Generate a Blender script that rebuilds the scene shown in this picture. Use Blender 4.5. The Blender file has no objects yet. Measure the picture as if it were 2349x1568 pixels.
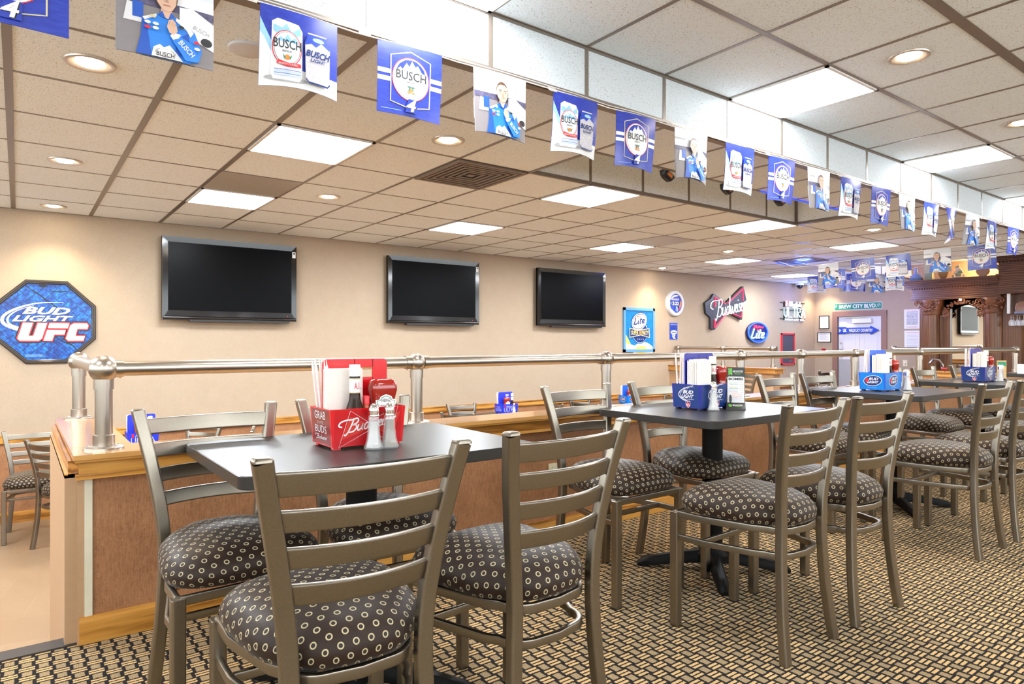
import bpy, math, random
from math import sin, cos, pi, radians
from mathutils import Vector, Matrix
from mathutils.geometry import tessellate_polygon
random.seed(7)
scene = bpy.context.scene
COL = scene.collection

# ---------------------------------------------------------------- camera, world, exposure
cam_d = bpy.data.cameras.new('camera')
cam_d.sensor_fit = 'HORIZONTAL'; cam_d.sensor_width = 36.0
cam_d.lens = 1515.0 / 2349.0 * 36.0
cam_d.clip_start = 0.05; cam_d.clip_end = 100
cam = bpy.data.objects.new('camera', cam_d); COL.objects.link(cam)
cam.location = (0, 0, 1.07)
cam.rotation_euler = (radians(90), 0, radians(-36.78))
scene.camera = cam
world = bpy.data.worlds.new('world'); scene.world = world; world.use_nodes = True
world.node_tree.nodes['Background'].inputs[0].default_value = (0.90, 0.97, 1.0, 1)
world.node_tree.nodes['Background'].inputs[1].default_value = 0.8
scene.view_settings.view_transform = 'Standard'
scene.view_settings.look = 'None'
scene.view_settings.exposure = 2.92
scene.view_settings.gamma = 1.0
scene.view_settings.use_curve_mapping = False
PANEL_POWER = 9.5        # emission of the ceiling diffusers
CAN_POWER = 9.0         # watts of each recessed can's spot
try:
    scene.cycles.max_bounces = 8; scene.cycles.diffuse_bounces = 5; scene.cycles.glossy_bounces = 4
    scene.cycles.transmission_bounces = 6; scene.cycles.caustics_reflective = False; scene.cycles.caustics_refractive = False
    scene.cycles.sample_clamp_indirect = 4.0
    scene.cycles.use_denoising = True
except Exception:
    pass

# ---------------------------------------------------------------- levels
ZL = 2.283      # lower ceiling
ZU = 2.55       # upper ceiling
YS = 2.43       # soffit face
YW = 7.52       # wall with the televisions
XE = 13.8       # end wall
SUNK = -0.57    # floor of the lower dining room

# ---------------------------------------------------------------- materials
class NT:
    def __init__(s, name):
        s.m = bpy.data.materials.new(name); s.m.use_nodes = True
        s.t = s.m.node_tree; s.b = s.t.nodes['Principled BSDF']
    def n(s, kind, **kw):
        o = s.t.nodes.new(kind)
        for k, v in kw.items(): setattr(o, k, v)
        return o
    def link(s, a, b): s.t.links.new(a, b)
    def val(s, sock, v):
        if isinstance(v, (int, float)): sock.default_value = v
        elif isinstance(v, tuple): sock.default_value = v if len(v) == 4 or len(sock.default_value) == 3 else (*v, 1)
        else: s.link(v, sock)
    def math(s, op, a, b=0.0, c=0.0):
        o = s.n('ShaderNodeMath', operation=op); s.val(o.inputs[0], a); s.val(o.inputs[1], b)
        if op in ('SMOOTH_MIN', 'COMPARE', 'WRAP', 'MULTIPLY_ADD'): s.val(o.inputs[2], c)
        return o.outputs[0]
    def mix(s, f, a, b, blend='MIX'):
        o = s.n('ShaderNodeMix', data_type='RGBA', blend_type=blend)
        s.val(o.inputs[0], f); s.val(o.inputs[6], a); s.val(o.inputs[7], b); return o.outputs[2]
    def coord(s, what='Object', scale=(1, 1, 1), rot=(0, 0, 0), loc=(0, 0, 0)):
        c = s.n('ShaderNodeTexCoord'); m = s.n('ShaderNodeMapping')
        m.inputs['Scale'].default_value = scale; m.inputs['Rotation'].default_value = rot; m.inputs['Location'].default_value = loc
        s.link(c.outputs[what], m.inputs[0]); return m.outputs[0]
    def noise(s, vec, scale, detail=2, rough=.5, dist=0):
        o = s.n('ShaderNodeTexNoise'); s.link(vec, o.inputs['Vector']); o.inputs['Scale'].default_value = scale
        o.inputs['Detail'].default_value = detail; o.inputs['Roughness'].default_value = rough; o.inputs['Distortion'].default_value = dist
        return o.outputs['Fac']
    def ramp(s, f, stops, interp='LINEAR'):
        o = s.n('ShaderNodeValToRGB'); o.color_ramp.interpolation = interp
        el = o.color_ramp.elements
        while len(el) < len(stops): el.new(0.5)
        for e, (p, c) in zip(el, stops):
            e.position = p; e.color = (*c, 1) if len(c) == 3 else c
        s.val(o.inputs[0], f); return o.outputs[0]
    def xyz(s, vec):
        o = s.n('ShaderNodeSeparateXYZ'); s.link(vec, o.inputs[0]); return o.outputs
    def bump(s, h, strength=.3, dist=.002):
        o = s.n('ShaderNodeBump'); o.inputs['Strength'].default_value = strength; o.inputs['Distance'].default_value = dist
        s.link(h, o.inputs['Height']); s.link(o.outputs[0], s.b.inputs['Normal'])
    def col(s, c): s.val(s.b.inputs['Base Color'], c)
    def pr(s, rough=.5, metal=0.0, spec=.5, coat=0.0):
        s.b.inputs['Roughness'].default_value = rough; s.b.inputs['Metallic'].default_value = metal
        s.b.inputs['Specular IOR Level'].default_value = spec; s.b.inputs['Coat Weight'].default_value = coat
        s.b.inputs['Coat Roughness'].default_value = .15
        return s

def srgb(r, g, b):
    f = lambda c: (c / 255 / 12.92) if c / 255 <= .04045 else ((c / 255 + .055) / 1.055) ** 2.4
    return (f(r), f(g), f(b))
MATS = {}
def flat(name, c, rough=.5, metal=0.0, var=.06, scale=40, coat=0.0):
    """plain surface with a little procedural mottling"""
    if name in MATS: return MATS[name]
    m = NT(name); v = m.coord(); f = m.noise(v, scale, 2)
    a = tuple(x * (1 - var) for x in c); b = tuple(min(1, x * (1 + var)) for x in c)
    m.col(m.mix(f, a, b)); m.pr(rough, metal, coat=coat); MATS[name] = m.m; return m.m
def emit(name, c, strength):
    if name in MATS: return MATS[name]
    m = NT(name); m.col(tuple(x * .5 for x in c)); m.b.inputs['Emission Color'].default_value = (*c, 1)
    m.b.inputs['Emission Strength'].default_value = strength; MATS[name] = m.m; return m.m

def mk_wallpaper():
    m = NT('wallpaper'); v = m.coord(scale=(1, 1, .25)); a = m.noise(v, 420, 2); v2 = m.coord(scale=(.3, 1, 1)); b = m.noise(v2, 300, 2)
    c = m.math('ADD', m.math('MULTIPLY', m.noise(m.coord(), 9, 4, .6), .35), .325); f = m.math('MULTIPLY', m.math('ADD', m.math('ADD', a, b), c), .333)
    m.col(m.ramp(f, [(.34, (.33, .245, .17)), (.5, (.385, .30, .215)), (.66, (.44, .35, .26))])); m.pr(.75, spec=.25)
    m.bump(m.math('ADD', a, b), .15, .0006); return m.m
def mk_wainscot():
    m = NT('wainscot_vinyl'); a = m.noise(m.coord(scale=(1, 1, .12)), 260, 2); b = m.noise(m.coord(), 70, 3, .6, 1.5)
    c = m.noise(m.coord(), 5, 3)
    f = m.math('MULTIPLY', m.math('ADD', m.math('ADD', a, b), c), .333)
    m.col(m.ramp(f, [(.36, (.215, .092, .036)), (.5, (.31, .142, .062)), (.64, (.40, .195, .09))])); m.pr(.62, spec=.4)
    m.bump(m.math('ADD', a, b), .4, .0015); return m.m
def mk_oak(name, c0, c1, c2, axis=0, rough=.28, coat=.5, sc=1.0):
    m = NT(name); s = [9 * sc, 9 * sc, 9 * sc]; s[axis] = .9 * sc
    v = m.coord(scale=tuple(s)); w = m.n('ShaderNodeTexWave', wave_type='RINGS', rings_direction='XYZ'[axis]); m.link(v, w.inputs['Vector'])
    w.inputs['Scale'].default_value = 1.1; w.inputs['Distortion'].default_value = 7; w.inputs['Detail'].default_value = 3; w.inputs['Detail Scale'].default_value = 1.2
    s2 = [160 * sc] * 3; s2[axis] = 6 * sc
    g = m.noise(m.coord(scale=tuple(s2)), 1.0, 3, .6)
    f = m.math('ADD', m.math('MULTIPLY', w.outputs['Fac'], .5), m.math('MULTIPLY', g, .5))
    m.col(m.ramp(f, [(.25, c0), (.48, c1), (.75, c2)])); m.pr(rough, coat=coat); return m.m
def mk_tile(name='acoustic_tile', k=1.0):
    m = NT(name); v = m.coord()
    a = m.noise(m.coord(scale=(1, 1, 1)), 210, 1, .4); b = m.noise(m.coord(scale=(1.6, .8, 1.6)), 150, 1, .4)
    pit = m.math('ADD', m.math('GREATER_THAN', a, .70), m.math('GREATER_THAN', b, .715)); pit = m.math('MINIMUM', pit, 1)
    fine = m.noise(v, 600, 2)
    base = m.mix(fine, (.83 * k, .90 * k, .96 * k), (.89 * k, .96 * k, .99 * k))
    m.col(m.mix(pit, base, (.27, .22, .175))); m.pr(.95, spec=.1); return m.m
def mk_carpet():
    m = NT('carpet_weave'); v = m.coord(); o = m.xyz(v)
    n1 = m.noise(v, 260, 2, .6); n2 = m.noise(m.coord(scale=(.35, 1, 1)), 900, 2, .6)
    wob = m.math('MULTIPLY', m.math('SUBTRACT', n1, .5), .009)
    x = m.math('ADD', o[0], wob); y = m.math('ADD', o[1], wob)
    cx = m.math('DIVIDE', x, .0455); fx = m.math('FRACT', cx); odd = m.math('FLOORED_MODULO', m.math('FLOOR', cx), 2.0)
    fy = m.math('FRACT', m.math('ADD', m.math('DIVIDE', y, .074), m.math('MULTIPLY', odd, .46)))
    def inside(f, a, b): return m.math('MULTIPLY', m.math('GREATER_THAN', f, a), m.math('LESS_THAN', f, b))
    dashes = m.math('ADD', inside(fy, .03, .17), inside(fy, .25, .39))
    dashes = m.math('MULTIPLY', dashes, inside(fx, .03, .97))
    dashes = m.math('MULTIPLY', dashes, m.math('GREATER_THAN', n2, .37))
    blk = m.math('MULTIPLY', inside(fy, .49, .93), inside(fx, .2, .78))
    blk = m.math('MULTIPLY', blk, m.math('GREATER_THAN', n2, .44))
    tan = m.mix(m.noise(v, 700, 2), (.42, .26, .105), (.74, .52, .26))
    tan2 = m.mix(m.noise(v, 700, 2), (.28, .195, .10), (.50, .37, .21))
    c = m.mix(dashes, (.016, .014, .015), tan); c = m.mix(blk, c, tan2)
    m.col(c); m.pr(.95, spec=.12)
    m.bump(m.math('ADD', m.math('ADD', dashes, blk), n2), .5, .003); return m.m
def mk_fabric():
    m = NT('ring_upholstery'); c = m.n('ShaderNodeTexCoord'); o = m.xyz(c.outputs['UV'])
    P = .033
    def ring(ox, oy):
        a = m.math('SUBTRACT', m.math('FRACT', m.math('ADD', m.math('DIVIDE', o[0], P), ox)), .5)
        b = m.math('SUBTRACT', m.math('FRACT', m.math('ADD', m.math('DIVIDE', o[1], P * 1.5), oy)), .5)
        b = m.math('MULTIPLY', b, 1.5)
        return m.math('SQRT', m.math('ADD', m.math('MULTIPLY', a, a), m.math('MULTIPLY', b, b)))
    d = m.math('MINIMUM', ring(0, 0), ring(.5, .5))
    ringm = m.math('MULTIPLY', m.math('GREATER_THAN', d, .135), m.math('LESS_THAN', d, .215))
    dark = m.math('LESS_THAN', d, .135)
    halo = m.math('MULTIPLY', m.math('GREATER_THAN', d, .26), m.math('LESS_THAN', d, .285))
    n = m.noise(m.coord('Object'), 900, 2); n2 = m.noise(m.coord('Object'), 12, 2)
    base = m.mix(n, (.016, .008, .005), (.028, .015, .0095))
    base = m.mix(m.math('MULTIPLY', halo, .7), base, (.02, .014, .012)); base = m.mix(dark, base, (.022, .018, .018))
    m.col(m.mix(ringm, base, (.42, .345, .20))); m.pr(.5, spec=.2)
    m.b.inputs['Sheen Weight'].default_value = .08; m.b.inputs['Sheen Roughness'].default_value = .4
    m.bump(n, .15, .0004); return m.m
def mk_metalpaint():
    m = NT('silver_vein_metal'); n = m.noise(m.coord(), 260, 2)
    m.col(m.mix(n, (.24, .21, .17), (.30, .27, .225))); m.pr(.32, 1.0); 
    m.b.inputs['Roughness'].default_value = .33; m.bump(n, .05, .0003); return m.m
def mk_steel(axis=0):
    m = NT('brushed_steel_' + 'xyz'[axis]); s = [500] * 3; s[axis] = 4
    n = m.noise(m.coord(scale=tuple(s)), 1.0, 2); m.col(m.mix(n, (.38, .335, .285), (.48, .435, .38)))
    m.pr(.31, 1.0); m.bump(n, .06, .0003); return m.m
def mk_laminate():
    m = NT('charcoal_laminate'); n = m.noise(m.coord(), 500, 3); n2 = m.noise(m.coord(), 4, 2)
    m.col(m.mix(n, (.014, .0125, .012), (.024, .022, .021))); m.pr(.30, spec=.5)
    m.b.inputs['Roughness'].default_value = .33; return m.m
def mk_octagon_art():
    m = NT('blue_mesh_print'); v = m.coord(rot=(0, 0, 0), scale=(1, 1, 1)); o = m.xyz(v)
    d1 = m.math('ADD', o[0], o[2]); d2 = m.math('SUBTRACT', o[0], o[2]); nz = m.noise(v, 6, 3); w = m.math('MULTIPLY', nz, .06)
    def lines(d):
        f = m.math('FRACT', m.math('DIVIDE', m.math('ADD', d, w), .105)); return m.math('LESS_THAN', f, .07)
    l = m.math('MAXIMUM', lines(d1), lines(d2))
    n = m.noise(v, 34, 8, .75); big = m.noise(v, 4, 3)
    f = m.math('ADD', m.math('MULTIPLY', n, .7), m.math('MULTIPLY', big, .3))
    c = m.ramp(f, [(.33, (.0, .008, .06)), (.47, (.0, .035, .24)), (.56, (.0, .12, .45)), (.70, (.01, .38, .65))])
    c = m.mix(m.math('MULTIPLY', l, .75), c, (.0, .004, .03)); m.col(c); m.pr(.3, coat=.1); return m.m
def mk_blueprint(name, a, b):
    m = NT(name); n = m.noise(m.coord(scale=(1, 1, 4)), 18, 4, .6, .8); m.col(m.mix(n, a, b)); m.pr(.24, spec=.6)
    return m.m
def mk_glass(name, c=(1, 1, 1), rough=0.0, ior=1.45):
    m = NT(name); m.col(c); m.b.inputs['Transmission Weight'].default_value = 1.0; m.pr(rough); m.b.inputs['IOR'].default_value = ior
    n = m.noise(m.coord(), 20, 1); m.col(m.mix(n, c, tuple(x * .97 for x in c))); return m.m

WALL = mk_wallpaper(); WAINS = mk_wainscot(); TILE = mk_tile(); CARPET = mk_carpet()
def _ft():
    m = NT('stone_tile'); v = m.coord(rot=(0, 0, radians(12))); br = m.n('ShaderNodeTexBrick', offset=0.5)
    m.link(v, br.inputs['Vector']); br.inputs['Scale'].default_value = 1.0; br.inputs['Brick Width'].default_value = .40; br.inputs['Row Height'].default_value = .40
    br.inputs['Mortar Size'].default_value = .003; br.inputs['Color1'].default_value = (.22, .145, .085, 1); br.inputs['Color2'].default_value = (.26, .175, .105, 1)
    br.inputs['Mortar'].default_value = (.26, .18, .12, 1)
    n = m.noise(m.coord(scale=(1, .5, 1)), 5, 6, .65, 1.0)
    f = m.math('MULTIPLY', m.math('MAXIMUM', m.math('SUBTRACT', n, .46), 0.0), 2.4)
    m.col(m.mix(f, br.outputs['Color'], (.20, .12, .07))); m.pr(.35, spec=.4); return m.m
STONE = _ft()
FABRIC = mk_fabric(); SILVER = mk_metalpaint(); STEEL = mk_steel(0); STEELZ = mk_steel(2); STEELY = mk_steel(1); LAMI = mk_laminate()
OAK = mk_oak('golden_oak_x', (.21, .078, .008), (.45, .20, .032), (.58, .29, .062), 0)
OAKY = mk_oak('golden_oak_y', (.22, .08, .012), (.44, .19, .035), (.58, .29, .07), 1)
OAKT = mk_oak('golden_oak_top', (.34, .14, .03), (.46, .22, .055), (.55, .29, .09), 0, .16, .8)
MAHOG = mk_oak('dark_carved_wood_y', (.040, .012, .003), (.10, .034, .009), (.155, .060, .018), 1, .5, .0)
MAHOGZ = mk_oak('dark_turned_wood_z', (.085, .027, .006), (.135, .045, .011), (.18, .068, .018), 2, .38, .1, 1.2)
TEE = flat('ceiling_tee', (.21, .175, .145), .35, .35)
PANEL = emit('ceiling_diffuser', (.92, .97, 1.03), PANEL_POWER)
CANBULB = emit('can_bulb', (1.0, .88, .68), 14)
CANRING = flat('can_trim', (.55, .48, .40), .3, .6)
BLACK = flat('black_plastic', (.005, .0045, .005), .35); GLOSSBLK = flat('piano_black', (.006, .005, .005), .12, coat=.2)
SCREEN = flat('dark_screen', (.0015, .0015, .002), .30, var=.02); SCREEN.node_tree.nodes['Principled BSDF'].inputs['Specular IOR Level'].default_value = .06
WHITE = flat('white_paint', (.80, .79, .77), .5); WHITEP = flat('white_print', (.72, .72, .72), .5)
OFFW = flat('ivory_plastic', (.66, .60, .42), .4); CREAM = flat('cream_corner_bead', (.62, .58, .45), .5)
BEIGE = flat('beige_paint', (.42, .26, .145), .6); RED = flat('red_plastic', (.62, .008, .014), .22, coat=.3)
DKRED = flat('deep_red_print', (.32, .008, .012), .3); NAVY = flat('navy_print', (.010, .035, .17), .25); NAVYP = flat('navy_plastic', (.015, .02, .28), .25)
SKY = flat('bright_blue_print', (.004, .19, .62), .22); ROYAL = flat('royal_blue', (.008, .05, .42), .3)
GREY = flat('grey_print', (.35, .35, .36), .4); LGREY = flat('light_grey_print', (.62, .62, .64), .4); DGREY = flat('dark_grey_print', (.022, .022, .025), .45)
REDP = flat('red_print', (.70, .02, .03), .35); ORANGE = flat('orange_print', (.72, .20, .03), .4); YELLOW = flat('yellow_print', (.80, .58, .10), .4)
GREEN = flat('green_print', (.02, .24, .12), .4); LIME = flat('lime_print', (.16, .62, .06), .4); GOLD = flat('pale_gold_print', (.56, .50, .30), .4)
SKIN = flat('printed_skin', (.62, .40, .29), .35); HAIR = flat('printed_hair', (.12, .06, .035), .4); SUIT = flat('printed_blue_suit', (.03, .22, .72), .35)
SUIT2 = flat('printed_blue_shade', (.02, .09, .45), .35); ASPH = flat('printed_asphalt', (.22, .20, .21), .35); PINK = flat('pink_print', (.80, .45, .48), .4)
LBLUE = flat('pale_blue_print', (.30, .55, .85), .35)
FLAGBLUE = mk_blueprint('flag_blue', (.016, .022, .26), (.035, .075, .48))
CHROME = flat('chrome', (.80, .78, .75), .12, 1.0, .02); GLASS = mk_glass('clear_glass'); _t = NT('thin_glass'); _t.col(_t.mix(_t.noise(_t.coord(), 20, 1), (.9, .92, .95), (.86, .9, .93))); _t.pr(.04, spec=1.0); _t.b.inputs['Alpha'].default_value = .26; THIN = _t.m
SALT = flat('salt', (.50, .49, .47), .9); PEPPER = flat('pepper', (.20, .155, .10), .95, var=.4, scale=900)
KETCH = flat('ketchup_red', (.30, .012, .006), .12, coat=.5); SAUCE = flat('brown_sauce_glass', (.02, .007, .002), .16); SAUCE.node_tree.nodes['Principled BSDF'].inputs['Specular IOR Level'].default_value = .2
PAPER = flat('paper_napkin', (.78, .73, .68), .9, var=.05, scale=90); STRAWM = flat('straw_sleeve', (.84, .76, .73), .6)
VINYLS = flat('clear_string', (.78, .76, .73), .3); MAUVE = flat('mauve_trim', (.24, .13, .10), .45); DOORP = flat('door_paint', (.62, .60, .60), .45)
SIGNGREEN = flat('sign_green', (.0, .20, .12), .35); IRON = flat('black_iron', (.006, .0055, .0055), .5); IRON.node_tree.nodes['Principled BSDF'].inputs['Specular IOR Level'].default_value = .12
NEONR = emit('neon_red', (1.0, .02, .06), .5); NEONW = emit('neon_white', (.80, .93, 1.0), .3); NEONB = emit('neon_blue', (.02, .08, 1.0), .5); NEONC = emit('neon_cyan', (.35, .75, 1.0), .4)
NEONBD = emit('neon_deep_blue', (.01, .05, .9), .35)

# ---------------------------------------------------------------- mesh builder
class MB:
    def __init__(s, M=None):
        s.v = []; s.f = []; s.mi = []; s.sm = []; s.mats = []; s.M = M or Matrix.Identity(4); s.uv = {}
    def mat(s, m):
        if m not in s.mats: s.mats.append(m)
        return s.mats.index(m)
    def add(s, vs, fs, m, smooth=False):
        k = len(s.v); i = s.mat(m)
        s.v += [tuple(s.M @ Vector(p)) for p in vs]
        for f in fs: s.f.append([k + j for j in f]); s.mi.append(i); s.sm.append(smooth)
        return k
    def box(s, x0, x1, y0, y1, z0, z1, m):
        vs = [(x, y, z) for z in (z0, z1) for y in (y0, y1) for x in (x0, x1)]
        s.add(vs, [(0, 2, 3, 1), (4, 5, 7, 6), (0, 1, 5, 4), (2, 6, 7, 3), (0, 4, 6, 2), (1, 3, 7, 5)], m)
    def loft(s, rings, m, closed=False, caps=True, smooth=True):
        n = len(rings[0]); vs = [p for r in rings for p in r]; fs = []
        R = len(rings)
        for i in range(R - (0 if closed else 1)):
            a = i * n; b = ((i + 1) % R) * n
            for j in range(n): fs.append((a + j, a + (j + 1) % n, b + (j + 1) % n, b + j))
        if caps and not closed: fs += [tuple(range(n))[::-1], tuple((R - 1) * n + j for j in range(n))]
        s.add(vs, fs, m, smooth)
    def prism(s, outline, z0, z1, m, bev=0.0, smooth=False, bevb=None):
        """outline CCW in xy, extruded in z with small bevels"""
        n = len(outline); o = [Vector((*p, 0)) for p in outline]
        def inset(d):
            out = []
            for i in range(n):
                a = (o[i] - o[i - 1]); b = (o[(i + 1) % n] - o[i])
                na = Vector((a.y, -a.x, 0)).normalized(); nb = Vector((b.y, -b.x, 0)).normalized()
                k = (na + nb); k = k / max(.3, k.length_squared / 2)
                out.append(o[i] - k * d)
            return out
        bb = bev if bevb is None else bevb
        rings = []
        if bb: rings.append([(p.x, p.y, z0) for p in inset(bb)])
        rings.append([(p.x, p.y, z0 + bb) for p in o]); rings.append([(p.x, p.y, z1 - bev) for p in o])
        if bev: rings.append([(p.x, p.y, z1) for p in inset(bev)])
        s.loft(rings, m, smooth=smooth)
    def sweep(s, path, sec, m, up=(0, 0, 1), closed=False, caps=True, smooth=True, scale=None):
        P = [Vector(p) for p in path]; n = len(P); up = Vector(up); rings = []
        for i, p in enumerate(P):
            a = P[i - 1] if (i > 0 or closed) else p; b = P[(i + 1) % n] if (i < n - 1 or closed) else p
            t = (b - a).normalized(); sd = t.cross(up)
            if sd.length < 1e-5: sd = t.cross(Vector((1, 0, 0)))
            sd.normalize(); u = sd.cross(t); k = scale[i] if scale else 1
            rings.append([tuple(p + sd * (q[0] * k) + u * (q[1] * k)) for q in sec])
        s.loft(rings, m, closed, caps, smooth)
    def tube(s, path, r, m, n=10, closed=False, up=(0, 0, 1), scale=None):
        s.sweep(path, [(r * cos(2 * pi * j / n), r * sin(2 * pi * j / n)) for j in range(n)], m, up, closed, True, True, scale)
    def lathe(s, prof, m, n=20, c=(0, 0, 0), axis='z', smooth=True):
        rings = []
        for r, z in prof:
            ring = []
            for j in range(n):
                a = 2 * pi * j / n; q = (r * cos(a), r * sin(a), z)
                if axis == 'x': q = (q[2], q[0], q[1])
                if axis == 'y': q = (q[1], q[2], q[0])
                ring.append((c[0] + q[0], c[1] + q[1], c[2] + q[2]))
            rings.append(ring)
        s.loft(rings, m, smooth=smooth)
    def ball(s, c, r, m, n=14, sz=(1, 1, 1)):
        rings = []
        for i in range(n // 2 + 1):
            t = pi * i / (n // 2); rr = max(1e-4, sin(t)); rings.append([(c[0] + r * sz[0] * rr * cos(2 * pi * j / n), c[1] + r * sz[1] * rr * sin(2 * pi * j / n), c[2] - r * sz[2] * cos(t)) for j in range(n)])
        s.loft(rings, m)
    def build(s, name, parent=None, loc=None, **tags):
        me = bpy.data.meshes.new(name); me.from_pydata(s.v, [], s.f)
        for m in s.mats: me.materials.append(m)
        me.polygons.foreach_set('material_index', s.mi); me.polygons.foreach_set('use_smooth', s.sm)
        try: me.set_sharp_from_angle(angle=radians(38))
        except Exception: pass
        me.update()
        o = bpy.data.objects.new(name, me); COL.objects.link(o)
        if parent: o.parent = parent
        if loc: o.location = loc
        for k, v in tags.items(): o[k] = v
        return o
    def build_wn(s, name, parent=None):
        o = s.build(name, parent); w = o.modifiers.new('wn', 'WEIGHTED_NORMAL'); w.keep_sharp = True; w.weight = 90; return o

def rrect(w, h, r, n=3):
    """rounded rectangle section, centred, CCW"""
    out = []
    for cx, cy, a0 in ((w / 2 - r, h / 2 - r, 0), (-w / 2 + r, h / 2 - r, 90), (-w / 2 + r, -h / 2 + r, 180), (w / 2 - r, -h / 2 + r, 270)):
        for k in range(n + 1): a = radians(a0 + 90 * k / n); out.append((cx + r * cos(a), cy + r * sin(a)))
    return out
def shift(poly, dx, dy): return [(x + dx, y + dy) for x, y in poly]
def spline(pts, k=6, closed=False):
    P = [Vector(p) if len(p) == 3 else Vector((*p, 0)) for p in pts]; n = len(P); out = []
    for i in range(n if closed else n - 1):
        p0 = P[i - 1] if (i > 0 or closed) else P[0]; p1 = P[i]; p2 = P[(i + 1) % n]; p3 = P[(i + 2) % n] if (i < n - 2 or closed) else P[-1]
        for j in range(k):
            t = j / k
            out.append(.5 * ((2 * p1) + (-p0 + p2) * t + (2 * p0 - 5 * p1 + 4 * p2 - p3) * t * t + (-p0 + 3 * p1 - 3 * p2 + p3) * t ** 3))
    if not closed: out.append(P[-1])
    return [tuple(q) if len(pts[0]) == 3 else (q.x, q.y) for q in out]

_TXT = {}
def text_geo(s, shear=0.0, bold=0.0, gap=1.0):
    key = (s, shear, bold, gap)
    if key in _TXT: return _TXT[key]
    cu = bpy.data.curves.new('t', 'FONT'); cu.body = s; cu.shear = shear; cu.offset = bold; cu.resolution_u = 2; cu.space_character = gap
    o = bpy.data.objects.new('t', cu); COL.objects.link(o)
    bpy.context.view_layer.update(); dg = bpy.context.evaluated_depsgraph_get()
    me = bpy.data.meshes.new_from_object(o.evaluated_get(dg))
    vs = [(v.co.x, v.co.y) for v in me.vertices]; fs = [tuple(p.vertices) for p in me.polygons]
    bpy.data.objects.remove(o); bpy.data.curves.remove(cu); bpy.data.meshes.remove(me)
    x0 = min(v[0] for v in vs); x1 = max(v[0] for v in vs); y0 = min(v[1] for v in vs); y1 = max(v[1] for v in vs)
    vs = [((x - x0) / (x1 - x0), (y - y0) / (y1 - y0)) for x, y in vs]
    _TXT[key] = (vs, fs, (x1 - x0) / (y1 - y0)); return _TXT[key]

BUD = [  # cursive strokes of the red-label script, x advance then y
 [(-.62, .52), (-.95, .66), (-.85, .93), (-.35, 1.02), (.15, .98), (.62, 1.02), (.78, .82), (.62, .62), (.3, .55), (.62, .5), (.72, .25), (.5, .02), (.15, .0), (-.02, .1)],
 [(.32, .97), (.2, .5), (.0, .0), (-.2, -.2), (-.3, -.08)],
 [(.88, .5), (.84, .15), (.98, .0), (1.2, .2), (1.27, .5), (1.24, .12), (1.38, .0)],
 [(1.82, .42), (1.62, .5), (1.46, .25), (1.55, .02), (1.78, .14), (1.98, 1.08), (1.86, .2), (1.98, .0)],
 [(2.08, .5), (2.06, .12), (2.2, .0), (2.38, .42), (2.38, .1), (2.54, .0), (2.72, .3), (2.74, .52)],
 [(2.82, .22), (3.02, .32), (3.02, .5), (2.86, .45), (2.82, .15), (2.96, .0), (3.12, .1)],
 [(3.2, .5), (3.18, .12), (3.3, .0)], [(3.26, .70), (3.28, .76)],
 [(3.66, .46), (3.5, .5), (3.46, .34), (3.6, .2), (3.54, .02), (3.38, .06)],
 [(3.74, .22), (3.94, .32), (3.94, .5), (3.78, .45), (3.74, .15), (3.88, .0), (4.04, .1)],
 [(4.12, .5), (4.12, .0)], [(4.12, .3), (4.26, .52), (4.42, .46)]]
LITE = [[(.1, 1.05), (.05, .5), (-.02, .05), (.25, -.02), (.55, .06)], [(.72, .55), (.68, .05), (.85, .0)], [(.78, .75), (.8, .8)],
        [(1.12, .95), (1.05, .1), (1.22, .0)], [(.95, .6), (1.35, .62)], [(1.45, .25), (1.78, .36), (1.72, .6), (1.5, .5), (1.46, .12), (1.65, .0), (1.88, .1)]]

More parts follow.
